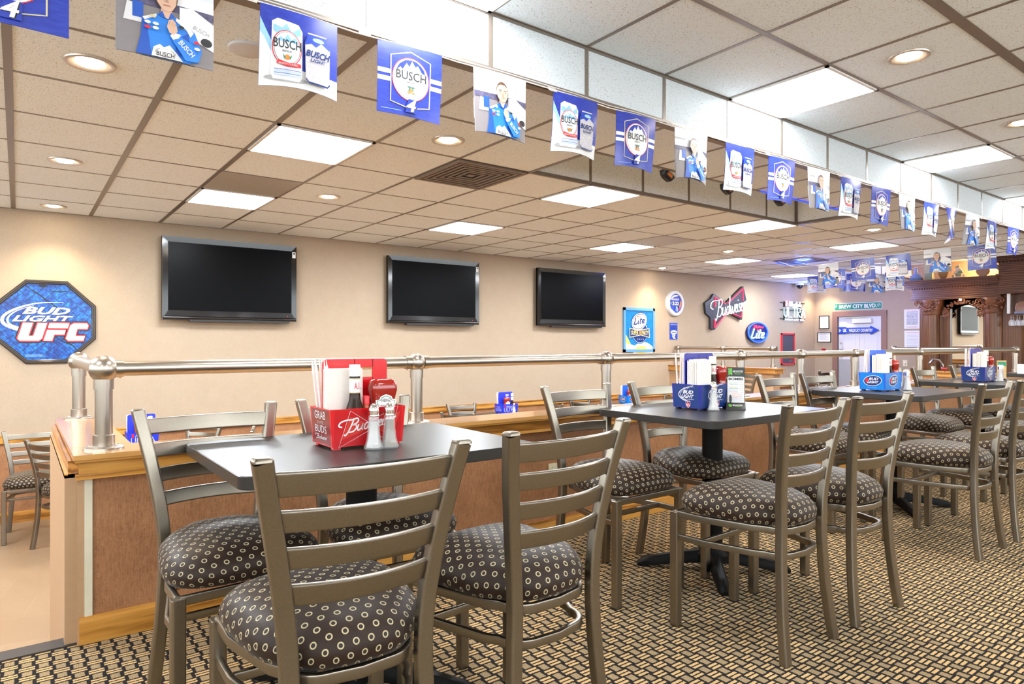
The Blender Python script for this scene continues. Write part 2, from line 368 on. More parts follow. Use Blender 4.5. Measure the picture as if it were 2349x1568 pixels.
class Canvas:
    """flat printed or painted graphics on a real surface: origin, right and up vectors; every layer lies a hair above the last"""
    def __init__(s, mb, O, ux, uy, step=.0004, warp=None):
        s.mb = mb; s.O = Vector(O); s.ux = Vector(ux).normalized(); s.uy = Vector(uy).normalized(); s.n = s.ux.cross(s.uy); s.k = 1; s.step = step; s.warp = warp
    def p(s, x, y, k=None):
        return tuple(s.O + s.ux * x + s.uy * y + s.n * (s.step * (s.k if k is None else k)))
    def poly(s, pts, m, bump=True):
        tri = tessellate_polygon([[Vector((x, y, 0)) for x, y in pts]])
        fs = []
        for t in tri:
            a, b, c = [pts[i] for i in t]
            fs.append(t if (b[0] - a[0]) * (c[1] - a[1]) - (b[1] - a[1]) * (c[0] - a[0]) > 0 else t[::-1])
        s.mb.add([s.p(x, y) for x, y in pts], fs, m)
        if bump: s.k += 1
    def rect(s, x0, y0, x1, y1, m, bump=True): s.poly([(x0, y0), (x1, y0), (x1, y1), (x0, y1)], m, bump)
    def ell(s, cx, cy, rx, ry, m, rot=0, n=28, bump=True):
        c, q = cos(rot), sin(rot)
        pts = [(rx * cos(2 * pi * i / n), ry * sin(2 * pi * i / n)) for i in range(n)]
        pts = [(cx + x * c - y * q, cy + x * q + y * c) for x, y in pts]
        s.mb.add([s.p(cx, cy)] + [s.p(*a) for a in pts], [(0, 1 + i, 1 + (i + 1) % n) for i in range(n)], m)
        if bump: s.k += 1
    def stroke(s, pts, w, m, closed=False, smooth=True, taper=None, bump=True):
        P = spline(pts, 5, closed) if smooth and len(pts) > 2 else list(pts)
        n = len(P); L = []; R = []
        for i in range(n):
            a = P[i - 1] if (i > 0 or closed) else P[i]; b = P[(i + 1) % n] if (i < n - 1 or closed) else P[i]
            dx, dy = b[0] - a[0], b[1] - a[1]; l = math.hypot(dx, dy) or 1; ww = w / 2 * (taper(i / max(1, n - 1)) if taper else 1)
            L.append(s.p(P[i][0] - dy / l * ww, P[i][1] + dx / l * ww)); R.append(s.p(P[i][0] + dy / l * ww, P[i][1] - dx / l * ww))
        fs = [(i, n + i, n + (i + 1) % n, (i + 1) % n) for i in range(n if closed else n - 1)]
        s.mb.add(L + R, fs, m)
        if bump: s.k += 1
    def text(s, t, x0, y0, w, h, m, shear=0.0, bold=0.0, rot=0.0, bump=True, gap=1.0):
        vs, fs, asp = text_geo(t, shear, bold, gap)
        if w is None: w = h * asp
        c, q = cos(rot), sin(rot)
        s.mb.add([s.p(x0 + x * w * c - y * h * q, y0 + x * w * q + y * h * c) for x, y in vs], fs, m)
        if bump: s.k += 1
    def script(s, strokes, x0, y0, sx, sy, w, m, shear=.25, rot=0):
        c, q = cos(rot), sin(rot)
        for st in strokes:
            pts = [((x + y * shear) * sx, y * sy) for x, y in st]
            s.stroke([(x0 + x * c - y * q, y0 + x * q + y * c) for x, y in pts], w, m, bump=False)
        s.k += 1

# ---------------------------------------------------------------- object helpers
def thing(name, label, cat, loc=(0, 0, 0), rz=0.0, group=None):
    o = bpy.data.objects.new(name, None); COL.objects.link(o); o.empty_display_size = .1
    o.location = loc; o.rotation_euler = (0, 0, rz); o['label'] = label; o['category'] = cat
    if group: o['group'] = group
    return o
def tag(o, label, cat, group=None):
    o['label'] = label; o['category'] = cat
    if group: o['group'] = group
    return o
def dup(root, loc, rz=0.0, label=None, group=None, rot=None):
    r = root.copy(); COL.objects.link(r); r.location = loc; r.rotation_euler = rot or (0, 0, rz)
    if label: r['label'] = label
    if group: r['group'] = group
    for ch in list(root.children):
        c = ch.copy(); COL.objects.link(c); c.parent = r
        for g in ch.children:
            d = g.copy(); COL.objects.link(d); d.parent = c
    return r
def struct(mb, name, parent=None):
    o = mb.build(name, parent)
    if not parent: o['kind'] = 'structure'
    return o
def box(x0, x1, y0, y1, z0, z1, m):
    b = MB(); b.box(x0, x1, y0, y1, z0, z1, m); return b

#@@SETTING
# ================================================================ THE SETTING
XM = -4.0; YM = -3.6
struct(box(XM, 11.4, YM, 2.80, -.12, 0, CARPET), 'floor')
struct(box(XM, 10.2, 2.80, YW + .1, SUNK - .1, SUNK, STONE), 'floor_sunken')
struct(box(10.2, XE, 2.80, YW + .1, SUNK - .1, SUNK, STONE), 'floor_far')
NOSE = flat('dark_step_nosing', (.035, .026, .022), .6); b = box(XM, .17, 2.80, 2.86, -.12, .004, NOSE); b.box(XM, .17, 2.79, 2.87, -.01, .006, NOSE); struct(b, 'trim_1')
b = box(XM, .17, 2.84, 2.87, SUNK, -.01, STONE); struct(b, 'wall_step')
# steps down are hidden below the edge
for k in range(2):
    struct(box(XM, .1, 2.87, 3.13 + .0 + .26 * (1 - k), SUNK, SUNK + .19 * (k + 1), STONE), 'floor_step')
# wall with the televisions
w = box(XM, XE + .1, YW, YW + .1, .19, 2.8, WALL)
wl = struct(w, 'wall_left')
struct(box(XM, XE, YW - .004, YW + .1, SUNK, .19, WAINS), 'wall_left_wainscot')
b = box(XM, XE, YW - .022, YW + .01, .165, .225, OAK); b.box(XM, XE, YW - .03, YW, .212, .226, OAK); b.box(XM, XE, YW - .026, YW, .155, .168, OAK); struct(b, 'trim_2')
b = box(XM, XE, YW - .02, YW + .01, SUNK, SUNK + .10, OAK); b.box(XM, XE, YW - .03, YW, SUNK, SUNK + .02, OAK); struct(b, 'baseboard_left')
struct(box(XE, XE + .1, YM, 6.14, SUNK, 2.8, WALL), 'wall_end')
b = box(XE, XE + .1, 7.02, YW, SUNK, 2.8, WALL); b.box(XE, XE + .1, 6.14, 7.02, 1.60, 2.8, WALL); struct(b, 'wall_end_beside_door')

struct(box(XM, XE, YM - .1, YM, SUNK, 1.05, WAINS), 'wall_near')  # unseen wall, kept low so world light enters above it
struct(box(XM - .1, XM, YM, YW, SUNK, 1.05, WALL), 'wall_back')  # also unseen and kept low to let world light in
# ceilings
GX0 = .556; GPX = .5925; GPY = (YW - YS) / 8
CX0, CX1, CY0, CY1 = 2.93, 6.42, YS + GPY, YS + 2 * GPY     # the slot coffer
XS = 11.12                                                   # where the lower ceiling steps up again
Y5 = YS + 5 * GPY
b = MB()
for r in ((XM, XS, YS, CY0), (XM, CX0, CY0, CY1), (CX1, XS, CY0, CY1), (XM, XS, CY1, Y5), (XM, XE, Y5, YW)):
    b.box(r[0], r[1], r[2], r[3], ZL, ZL + .02, TILE)
ceil = struct(b, 'ceiling')
g = MB(); zt = ZL - .003
k = -8
xs = []
while GX0 + k * GPX < XE:
    x = GX0 + k * GPX; k += 1
    if x < XM: continue
    xs.append(x); wd = .036 if (k - 1) % 2 == 0 else .02
    if x > XS: segs = [(Y5, YW)]
    elif CX0 + .05 < x < CX1 - .05: segs = [(YS, CY0), (CY1, YW)]
    else: segs = [(YS, YW)]
    wd = .034 if x < 1.2 else .022
    for y0, y1 in segs: g.box(x - wd / 2, x + wd / 2, y0, y1, zt, ZL + .001, TEE)
for j in range(0, 9):
    y = YS + j * GPY; x1 = XE if j >= 5 else XS; wd = .014 if j not in (0, 1, 2) else .018
    if j in (0, 8): wd = .03
    g.box(XM, x1, y - wd / 2, y + wd / 2, zt + .0005, ZL + .001, TEE)
g.build('grid', ceil)
# upper ceiling
b = MB()
for r in ((XM, XE, YM, YS + .01), (CX0, CX1, CY0, CY1), (XS, XE, YS + .01, Y5)): b.box(r[0], r[1], r[2], r[3], ZU, ZU + .02, TILE)
cu = struct(b, 'ceiling_upper')
g = MB(); UP = .5865; k = -9
while 1.11 + k * UP < XE:
    x = 1.11 + k * UP; k += 1
    if x < XM: continue
    g.box(x - .010, x + .010, YM, YS, ZU - .003, ZU, TEE)
for j, y in enumerate([YS, 1.81, 1.20, .58, -.04, -.65, -1.26, -1.87, -2.5, -3.1]):
    wd = .05 if y == 1.20 else .026
    g.box(XM, XE, y - wd / 2, y + wd / 2, ZU - .0035, ZU, TEE)
for x in (3.52, 4.11, 4.70, 5.30, 5.89): g.box(x - .008, x + .008, CY0, CY1, ZU - .003, ZU, TEE)
g.box(CX0, CX1, (CY0 + CY1) / 2 - .008, (CY0 + CY1) / 2 + .008, ZU - .003, ZU, TEE)
for x in (11.7, 12.3, 12.9): g.box(x - .01, x + .01, YS, Y5, ZU - .003, ZU, TEE)
for y in (3.06, 3.70, 4.33, 4.97): g.box(XS, XE, y - .01, y + .01, ZU - .003, ZU, TEE)
g.build('grid', cu)
# soffit faces with their upright joints
b = box(XM, XE, YS, YS + .012, ZL, ZU, mk_tile('dimmed_soffit_tile', .66)); so = struct(b, 'ceiling_soffit')  # tile colour darkened here to offset the strong light on this face
g = MB(); k = -8
while 1.11 + k * UP < XE:
    x = 1.11 + k * UP; k += 1
    if x > XM: g.box(x - .012, x + .012, YS - .003, YS + .001, ZL, ZU, TEE)
g.box(XM, XE, YS - .004, YS + .002, ZU - .016, ZU, TEE)
g.box(XM, XE, YS - .022, YS + .05, ZL - .006, ZL + .003, TEE); g.box(XM, XE, YS - .006, YS + .001, ZL - .006, ZL + .02, TEE)
g.build('grid', so)
b = MB()
b.box(CX0, CX1, CY1, CY1 + .012, ZL, ZU, TILE); b.box(CX0, CX1, CY0 - .012, CY0, ZL, ZU, TILE)
b.box(CX0 - .012, CX0, CY0, CY1, ZL, ZU, TILE); b.box(CX1, CX1 + .012, CY0, CY1, ZL, ZU, TILE)
co = struct(b, 'ceiling_coffer')
g = MB()
for x in (3.52, 4.11, 4.70, 5.30, 5.89): g.box(x - .012, x + .012, CY1 - .003, CY1 + .001, ZL, ZU, TEE)
g.box(CX1 - .022, CX1, CY1 - .022, CY1, ZL, ZU, TEE)
g.box(CX0, CX1, CY1 - .004, CY1 + .02, ZL - .006, ZL + .02, TEE); g.box(CX1 - .004, CX1 + .02, CY0, CY1, ZL - .006, ZL + .02, TEE)
g.box(CX0, CX1, CY0 - .02, CY0 + .004, ZL - .006, ZL + .004, TEE); g.box(CX0 - .02, CX0 + .004, CY0, CY1, ZL - .006, ZL + .004, TEE)
g.build('grid', co)
b = box(XS, XE, Y5, Y5 + .012, ZL, ZU, TILE); b.box(XS - .012, XS, YS, Y5, ZL, ZU, TILE); s2 = struct(b, 'ceiling_step')
g = MB()
for x in (11.5, 12.05, 12.6, 13.15): g.box(x - .014, x + .014, Y5 - .003, Y5 + .001, ZL, ZU, TEE)
g.box(XS, XE, Y5 - .02, Y5 + .02, ZL - .006, ZL + .004, TEE); g.build('grid', s2)

# half wall with oak cap: front run along x, return wing at each end
HWX = 10.16
b = box(.173, HWX, 2.79, 2.93, -.05, .60, WAINS); b.box(.173, HWX, 2.93, 2.94, SUNK, .60, WAINS)
b.box(.188, .212, 2.782, 2.79, .08, .60, CREAM)
hw = struct(b, 'wall_divider')
b = MB(); b.box(.13, .173, 2.80, 4.12, SUNK, .60, BEIGE); b.box(.173, .34, 2.93, 4.12, SUNK, .60, WAINS)
b.box(.166, .190, 2.788, 2.80, .0, .60, BEIGE)
hw2 = struct(b, 'wall_divider_return')
b = MB()
def oak_edge(b, x0, x1, y0, y1, ext, t, s):
    b.box(x0, x1, y0, y1, .658, .676, t)
    b.box(x0 + .006 * ext[0], x1 - .006 * ext[1], y0 + .008, y1 - .008, .648, .6585, s)
    b.box(x0 + .018 * ext[0], x1 - .018 * ext[1], y0 + .022, y1 - .022, .598, .650, s)
    # rounded moulding at the bottom of the frieze
    b.box(x0 + .008 * ext[0], x1 - .008 * ext[1], y0 + .012, y1 - .012, .588, .602, s)
oak_edge(b, .152, HWX + .03, 2.735, 2.955, (1, 1), OAKT, OAK)
cp = b.build('cap', hw)
b = MB(); b.box(.1515, .352, 2.95, 4.14, .6583, .6765, OAKT); b.box(.160, .344, 2.95, 4.132, .648, .6587, OAKY)
b.box(.130, .362, 2.80, 4.14, .590, .604, OAKY); b.box(.140, .35, 2.80, 4.13, .60, .650, OAKY); b.build('cap', hw2)
b = box(.172, HWX, 2.775, 2.79, 0, .082, OAK); b.box(.172, HWX, 2.780, 2.792, .082, .096, OAK); b.build('baseboard', hw)
b = box(2.335, 2.41, 2.783, 2.79, .31, .40, OFFW); b.box(2.36, 2.385, 2.781, 2.784, .32, .35, CREAM); b.box(2.36, 2.385, 2.781, 2.784, .36, .39, CREAM)
tag(b.build('wall_outlet'), 'ivory electrical outlet low on the brown half wall', 'outlet')
b = box(4.62, 4.69, 2.783, 2.79, .33, .43, OFFW); tag(b.build('wall_outlet'), 'ivory outlet on half wall behind the third table column', 'outlet')
# wing at the far end of the front run, and a second half wall that runs to the television wall
b = box(HWX - .17, HWX, 2.93, 4.35, SUNK, .60, WAINS); h3 = struct(b, 'wall_divider_far'); b = MB()
b.box(HWX - .2, HWX + .03, 2.95, 4.38, .658, .676, OAKT); b.box(HWX - .18, HWX + .01, 2.95, 4.36, .598, .66, OAKY); b.build('cap', h3)
b = box(9.03, 9.20, 5.56, YW, SUNK, .60, BEIGE); h4 = struct(b, 'wall_divider_cross'); b = MB()
b.box(8.985, 9.245, 5.50, YW, .655, .676, OAKY); b.box(9.005, 9.225, 5.52, YW, .60, .656, OAKY); b.box(8.995, 9.235, 5.51, YW, .588, .604, OAKY); b.build('cap', h4)

# rails
def rail_post(parent, x, y, zb, zt, collars=True, r=.029):
    b = MB(); b.lathe([(r, zb + .008), (r, zt - .03)], STEELZ, 20, (x, y, 0)); p = b.build('post', parent)
    b = MB(); b.lathe([(.066, zb), (.066, zb + .006), (.06, zb + .009), (.036, zb + .010), (.036, zb + .05), (.031, zb + .052)], STEELZ, 24, (x, y, 0))
    for k in range(3):
        a = 2 * pi * k / 3 + .4; b.ball((x + .05 * cos(a), y + .05 * sin(a), zb + .010), .006, CHROME, 8, (1, 1, .5))
    b.build('flange', p)
    return p
def rail_ball(parent, x, y, z, r=.046, ends=((1, 0), (-1, 0))):
    b = MB(); b.ball((x, y, z), r, STEELZ, 24); b.lathe([(.033, z - .075), (.033, z - .035)], STEELZ, 20, (x, y, 0))
    for dx, dy in ends:
        c = (x, y, z); ax = 'x' if dx else 'y'; s_ = dx or dy
        prof = [(.032, s_ * .034), (.032, s_ * .062)]
        if s_ < 0: prof = prof[::-1]
        b.lathe(prof, STEEL if dx else STEELY, 20, c, ax)
        b.ball((x + dx * .052 + (0 if dx else .0), y + dy * .052, z - .031), .005, CHROME, 8)
    return b.build('ball_fitting', parent)
ZR = .970; RR = .0275
t = thing('guard_rail', 'long brushed steel guard rail on the oak capped half wall', 'railing', (0, 0, 0))
b = MB(); b.lathe([(RR, .254), (RR, 10.06)], STEEL, 24, (0, 2.87, ZR), 'x'); b.build('rail', t)
b = MB(); b.lathe([(RR, 2.87), (RR, 4.06)], STEELY, 24, (.250, 0, ZR), 'y'); b.build('rail', t)
b = MB(); b.lathe([(RR, 2.87), (RR, 4.30)], STEELY, 24, (10.06, 0, ZR), 'y'); b.build('rail', t)
PX = [.254, 1.562, 2.858, 4.231, 5.046, 5.932, 7.261, 8.65, 10.06]
for i, x in enumerate(PX):
    rail_post(t, x, 2.87, .676, ZR)
    rail_ball(t, x, 2.87, ZR, .050 if i in (0, 8) else .044, ((1, 0), (0, 1)) if i == 0 else ((-1, 0), (0, 1)) if i == 8 else ((1, 0), (-1, 0)))
rail_post(t, .250, 4.06, .676, ZR); rail_ball(t, .250, 4.06, ZR, .048, ((0, -1),))
rail_post(t, 10.06, 4.30, .676, ZR); rail_ball(t, 10.06, 4.30, ZR, .048, ((0, -1),))
t = thing('guard_rail', 'shorter steel rail on the far half wall near the blue neon sign', 'railing', (0, 0, 0))
b = MB(); b.lathe([(.024, 5.60), (.024, 7.42)], STEELY, 20, (9.11, 0, ZR), 'y'); b.build('rail', t)
for y in (5.62, 6.50, 7.40):
    rail_post(t, 9.11, y, .676, ZR, r=.025); rail_ball(t, 9.11, y, ZR, .042, ((0, 1), (0, -1)))

# ---------------------------------------------------------------- ceiling lights
PANEL2 = emit('raised_diffuser', (.95, .97, .99), PANEL_POWER * .36)
def troffer(x0, y0, z, label, w=GPX, h=GPY, cat='ceiling light'):
    t = thing('ceiling_light', label, cat, (x0 + w / 2, y0 + h / 2, z), 0, 'square fluorescent ceiling panels')
    b = MB(); W, H = w / 2 - .004, h / 2 - .004
    for r in ((-W, W, -H, -H + .018), (-W, W, H - .018, H), (-W, -W + .018, -H, H), (W - .018, W, -H, H)): b.box(r[0], r[1], r[2], r[3], -.010, 0, WHITE)
    b.build('frame', t)
    b = box(-W + .016, W - .016, -H + .016, H - .016, -.006, -.002, PANEL if z < ZU else PANEL2); b.build('diffuser', t)
    return t
X = lambda k: GX0 + k * GPX
Y = lambda k: YS + k * GPY
for kx, ky, lab in [(1, 2, 'glowing ceiling panel behind the second banner, lower ceiling'), (1, 5, 'glowing ceiling panel above the leftmost television beside a plain grey tile'),
    (5, 2, 'glowing ceiling panel between the black vent and the recess'), (5, 5, 'glowing ceiling panel above the middle television'),
    (9, 2, 'glowing ceiling panel at the right end of the ceiling recess'), (9, 5, 'glowing ceiling panel above the rightmost television'),
    (13, 2, 'glowing ceiling panel above the can banner of the far string'), (13, 5, 'glowing ceiling panel above the red bow tie neon sign'),
    (17.7, 6, 'farthest glowing ceiling panel, next to the ceiling camera')]:
    troffer(X(kx), Y(ky), ZL, lab)
U = lambda k: 1.11 + k * UP
for kx, lab in [(0, 'glowing panel of the raised ceiling at the top edge of the view'), (4, 'large glowing panel of the raised ceiling beside the soffit'), (8, 'glowing panel of the raised ceiling at the right side'), (12, 'glowing panel of the raised ceiling cut by the right edge of the view')]:
    troffer(U(kx), 1.81, ZU, lab, UP, .62)
for kx, yy in ((-4, 1.81), (-4, -.65), (0, -.65), (4, -.65), (8, -.65), (12, -.65), (0, -3.1), (6, -3.1)): troffer(U(kx), yy, ZU, 'unseen panel added to the raised ceiling to brighten the near side', UP, .61)  # extra panels out of view, added for more light on the near side
for kx, ky in ((-3, 2), (-3, 5)): troffer(X(kx), Y(ky), ZL, 'unseen panel added to the lower ceiling to brighten the left side')  # two more out of view, added to light the half wall's left end
def can_light(x, y, z, label, on=True, r=.088):
    t = thing('recessed_light', label, 'recessed light', (x, y, z), 0, 'round recessed can lights')
    b = MB(); b.lathe([(r + .012, -.001), (r + .010, -.007), (r, -.009), (r - .012, -.006), (r - .03, -.0015), (.01, -.001)], CANRING, 32); b.build('trim_ring', t)
    b = MB(); b.lathe([(.001, -.012), (.03, -.012), (.045, -.0085), (.052, -.003), (.052, -.002)][::-1], CANBULB, 24); b.build('lamp', t)
    ld = bpy.data.lights.new('can_spot', 'SPOT'); ld.energy = CAN_POWER; ld.color = (1, .80, .56); ld.spot_size = radians(115); ld.spot_blend = .7; ld.shadow_soft_size = .05
    lo = bpy.data.objects.new('spot', ld); COL.objects.link(lo); lo.parent = t; lo.location = (0, 0, -.03)
    return t
for x, y, lab in [(.25, 3.40, 'round can light at upper left, beside the driver banner'), (.25, 5.33, 'round can light in the second row from the wall corner, left side'),
    (.25, 7.16, 'round can light close to the wall above the octagonal sign'), (2.07, 3.41, 'round can light near the black ceiling vent'), (2.07, 5.33, 'round can light right of the lit panel above the leftmost television'),
    (7.39, 3.37, 'round can light beyond the ceiling recess, among the banners'), (7.60, 5.34, 'small can light between the far lit panels'),
    (8.46, 7.20, 'round can light close to the wall above the blue framed poster'), (13.5, 7.2, 'can light in the far corner above the two framed certificates')]:
    can_light(x, y, ZL, lab)
for x, y, lab in [(3.70, 1.51, 'can light in the raised ceiling, upper right'), (5.42, 1.51, 'can light in the raised ceiling cut by the right edge')]: can_light(x, y, ZU, lab, r=.085)
def disc(x, y, lab, r=.075, name='ceiling_speaker'):
    b = MB(M=Matrix.Translation((x, y, ZL))); b.lathe([(r, 0), (r, -.010), (r - .01, -.014), (r - .03, -.015), (.02, -.022), (.001, -.022)][::-1], LGREY, 28)
    tag(b.build(name), lab, 'speaker')
disc(.76, 2.84, 'round grey ceiling speaker left of the first can banner'); disc(8.07, 5.75, 'small round ceiling disc near the far can light', .07); disc(10.3, 7.1, 'thin round ceiling disc close to the wall, far end', .08)
# plain grey pans beside two lights
tag(box(X(1) + .01, X(2) - .01, Y(4) + .01, Y(5) - .01, ZL - .004, ZL - .0005, flat('grey_pan', (.42, .39, .35), .35)).build('ceiling_pan'), 'smooth grey ceiling pan beside the lit panel above the leftmost television', 'ceiling pan')
tag(box(X(9) + .01, X(10) - .01, Y(4) + .01, Y(5) - .01, ZL - .004, ZL - .0005, MATS['grey_pan']).build('ceiling_pan'), 'smooth grey ceiling pan beside the lit panel above the rightmost television', 'ceiling pan')
# louvred vent
t = thing('ceiling_vent', 'black square ceiling vent with nested louvres', 'vent', (X(3) + GPX / 2, Y(2) + GPY / 2, ZL))
VENTM = flat('vent_black', (.20, .16, .13), .5)
W, H = GPX / 2 - .006, GPY / 2 - .006
for i in range(7):
    b = MB(); s0 = 1 - i * .145; s1 = s0 - (.10 if i == 0 else .075); z0, z1 = -.014 + .001 * i, -.004
    if i == 6: b.box(-W * .1, W * .1, -H * .1, H * .1, z0, z1, VENTM)
    else:
        for r in ((-W * s0, W * s0, -H * s0, -H * s1), (-W * s0, W * s0, H * s1, H * s0), (-W * s0, -W * s1, -H * s1, H * s1), (W * s1, W * s0, -H * s1, H * s1)): b.box(r[0], r[1], r[2], r[3], z0, z1, VENTM)
    b.build('louvre', t)
box(-W, W, -H, H, -.0015, 0, BLACK).build('backing', t)
b = box(9.0, 9.62, 5.02, 5.55, ZL - .012, ZL, VENTM)
for k in range(5): b.box(9.05, 9.57, 5.07 + k * .1, 5.13 + k * .1, ZL - .016, ZL - .011, BLACK)
tag(b.build('ceiling_vent'), 'dark slotted ceiling vent with blue neon reflection near the far banners', 'vent')
b = MB(); b.tube([(9.0, 5.50, ZL - .03), (9.3, 5.54, ZL - .04), (9.5, 5.30, ZL - .03)], .008, NEONBD, 8); b.build('blue_glow_line')['label'] = 'glowing blue line standing in for neon reflection under the dark slotted vent'  # glowing tube imitates blue neon reflected at the vent
bpy.data.objects['blue_glow_line']['category'] = 'light tube'
b = MB(M=Matrix.Translation((12.9, 7.35, ZL))); b.lathe([(.001, -.12), (.04, -.105), (.062, -.07), (.065, -.045)], GLOSSBLK, 20); b.lathe([(.078, -.045), (.08, -.02), (.07, 0)], WHITE, 20)
tag(b.build('dome_camera'), 'black dome security camera on the ceiling by the far wall', 'camera')
# ================================================================ CHAIRS
def uloop(front, yf, yb, rb, w_back, n=8, open_front=True):
    """U shaped bent bar seen from above: from the right front leg round the back to the left one"""
    pts = [(front, yf), (front - .004, yf * .4), (w_back + .018, yb + rb + .03)]
    for k in range(n + 1):
        a = -pi / 2 * k / n
        pts.append((w_back - rb + rb * cos(a), yb + rb + rb * sin(a)))
    pts.append((0, yb - .008))
    L = [(-x, y) for x, y in pts[:-1]][::-1]
    return pts + L
def make_chair(label, group):
    t = thing('dining_chair', label, 'chair', (0, 0, 0), 0, group)
    sec = rrect(.036, .030, .007)
    prof = [(.166, -.218, 0), (.158, -.205, .10), (.148, -.194, .22), (.141, -.188, .34), (.138, -.187, .44), (.145, -.190, .54), (.162, -.203, .66), (.182, -.222, .77), (.199, -.243, .862)]
    for s_ in (-1, 1):
        pts = spline([(s_ * x, y, z) for x, y, z in prof], 3)
        low = [p for p in pts if p[2] <= .435]; hi = [p for p in pts if p[2] > .42]
        b = MB(); b.sweep(pts, sec, SILVER, up=(0, 1, 0), scale=[1] * (len(pts) - 1) + [1.0]); 
        x, y, z = pts[-1]; b.loft([[(x + q[0] * k, y + q[1] * k, z + dz) for q in rrect(.037, .031, .007)] for k, dz in ((1, -.002), (1, .002), (.82, .006), (.6, .007))], SILVER)
        leg = b.build_wn('back_post', t)
        b = MB(); x, y, z = pts[0]; b.box(x - .015, x + .015, y - .013, y + .013, -.0, .006, BLACK); b.build('foot_glide', leg)
        b = MB(); fx, fy = s_ * .193, .205
        b.prism(shift(rrect(.034, .034, .006), fx, fy), .004, .432, SILVER, .001); lg = b.build_wn('leg', t)
        b = MB(); b.box(fx - .014, fx + .014, fy - .014, fy + .014, 0, .008, BLACK); b.build('foot_glide', lg)
    def xat(z):
        for a, c in zip(prof, prof[1:]):
            if a[2] <= z <= c[2]:
                f = (z - a[2]) / (c[2] - a[2]); return a[0] + f * (c[0] - a[0]), a[1] + f * (c[1] - a[1])
    for z, h in ((.600, .043), (.672, .043), (.744, .043), (.815, .048)):
        x, y = xat(z); x -= .012
        path = [(x * k / 8, y - .030 * (1 - (k / 8) ** 2) + .004, z) for k in range(-8, 9)]
        b = MB(); b.sweep(path, rrect(.013, h, .005, 2), SILVER, up=(0, -.20, .98)); b.build_wn('slat', t)
    b = MB(); P = [(x, y, .424) for x, y in uloop(.193, .205, -.190, .07, .128)]
    b.sweep(P, rrect(.016, .026, .005, 2), SILVER, caps=True); b.sweep([(-.19, .207, .424), (.19, .207, .424)], rrect(.016, .026, .005, 2), SILVER); b.build_wn('seat_frame', t)
    b = MB(); P = [(x, y, .338) for x, y in uloop(.193, .205, -.190, .07, .128)]
    b.sweep(P, rrect(.016, .024, .005, 2), SILVER); b.sweep([(-.18, .095, .338), (.18, .095, .338)], rrect(.014, .022, .005, 2), SILVER); b.build_wn('stretcher', t)
    # upholstered pad with unfolded coordinates for its ring pattern
    N = 56; out = []
    for k in range(N):
        a = 2 * pi * k / N; c, s_ = cos(a), sin(a); e = .62
        y = .222 * math.copysign(abs(s_) ** e, s_); w = .196 + .034 * (y / .22)
        if y < -.1: w -= .25 * (-(y) - .1)
        out.append((w * math.copysign(abs(c) ** e, c), y + .008))
    prf = [(.02, .543), (.3, .541), (.55, .536), (.75, .526), (.88, .512), (.96, .495), (1.0, .475), (.99, .457), (.95, .443), (.88, .438)]
    vs = []; uv = []; s_len = 0; last = None
    for k, z in prf:
        if last: s_len += math.hypot((k - last[0]) * .21, z - last[1])
        else: s_len = k * .21
        last = (k, z)
        for x, y in out:
            vs.append((x * k, y * k, z)); uv.append((x * s_len / .21, y * s_len / .21))
    fs = [(i * N + j, i * N + (j + 1) % N, (i + 1) * N + (j + 1) % N, (i + 1) * N + j) for i in range(len(prf) - 1) for j in range(N)]
    fs = [f[::-1] for f in fs]; fs.append(tuple(range(N))); fs.append(tuple((len(prf) - 1) * N + j for j in range(N))[::-1])
    me = bpy.data.meshes.new('seat'); me.from_pydata(vs, [], fs); me.materials.append(FABRIC)
    me.polygons.foreach_set('use_smooth', [True] * len(fs)); ul = me.uv_layers.new(name='UVMap')
    for l in me.loops: ul.data[l.index].uv = uv[l.vertex_index]
    me.update(); o = bpy.data.objects.new('seat', me); COL.objects.link(o); o.parent = t
    return t
G1 = 'ladder back chairs around the tables on the carpet'; G2 = 'ladder back chairs in the lower dining room'
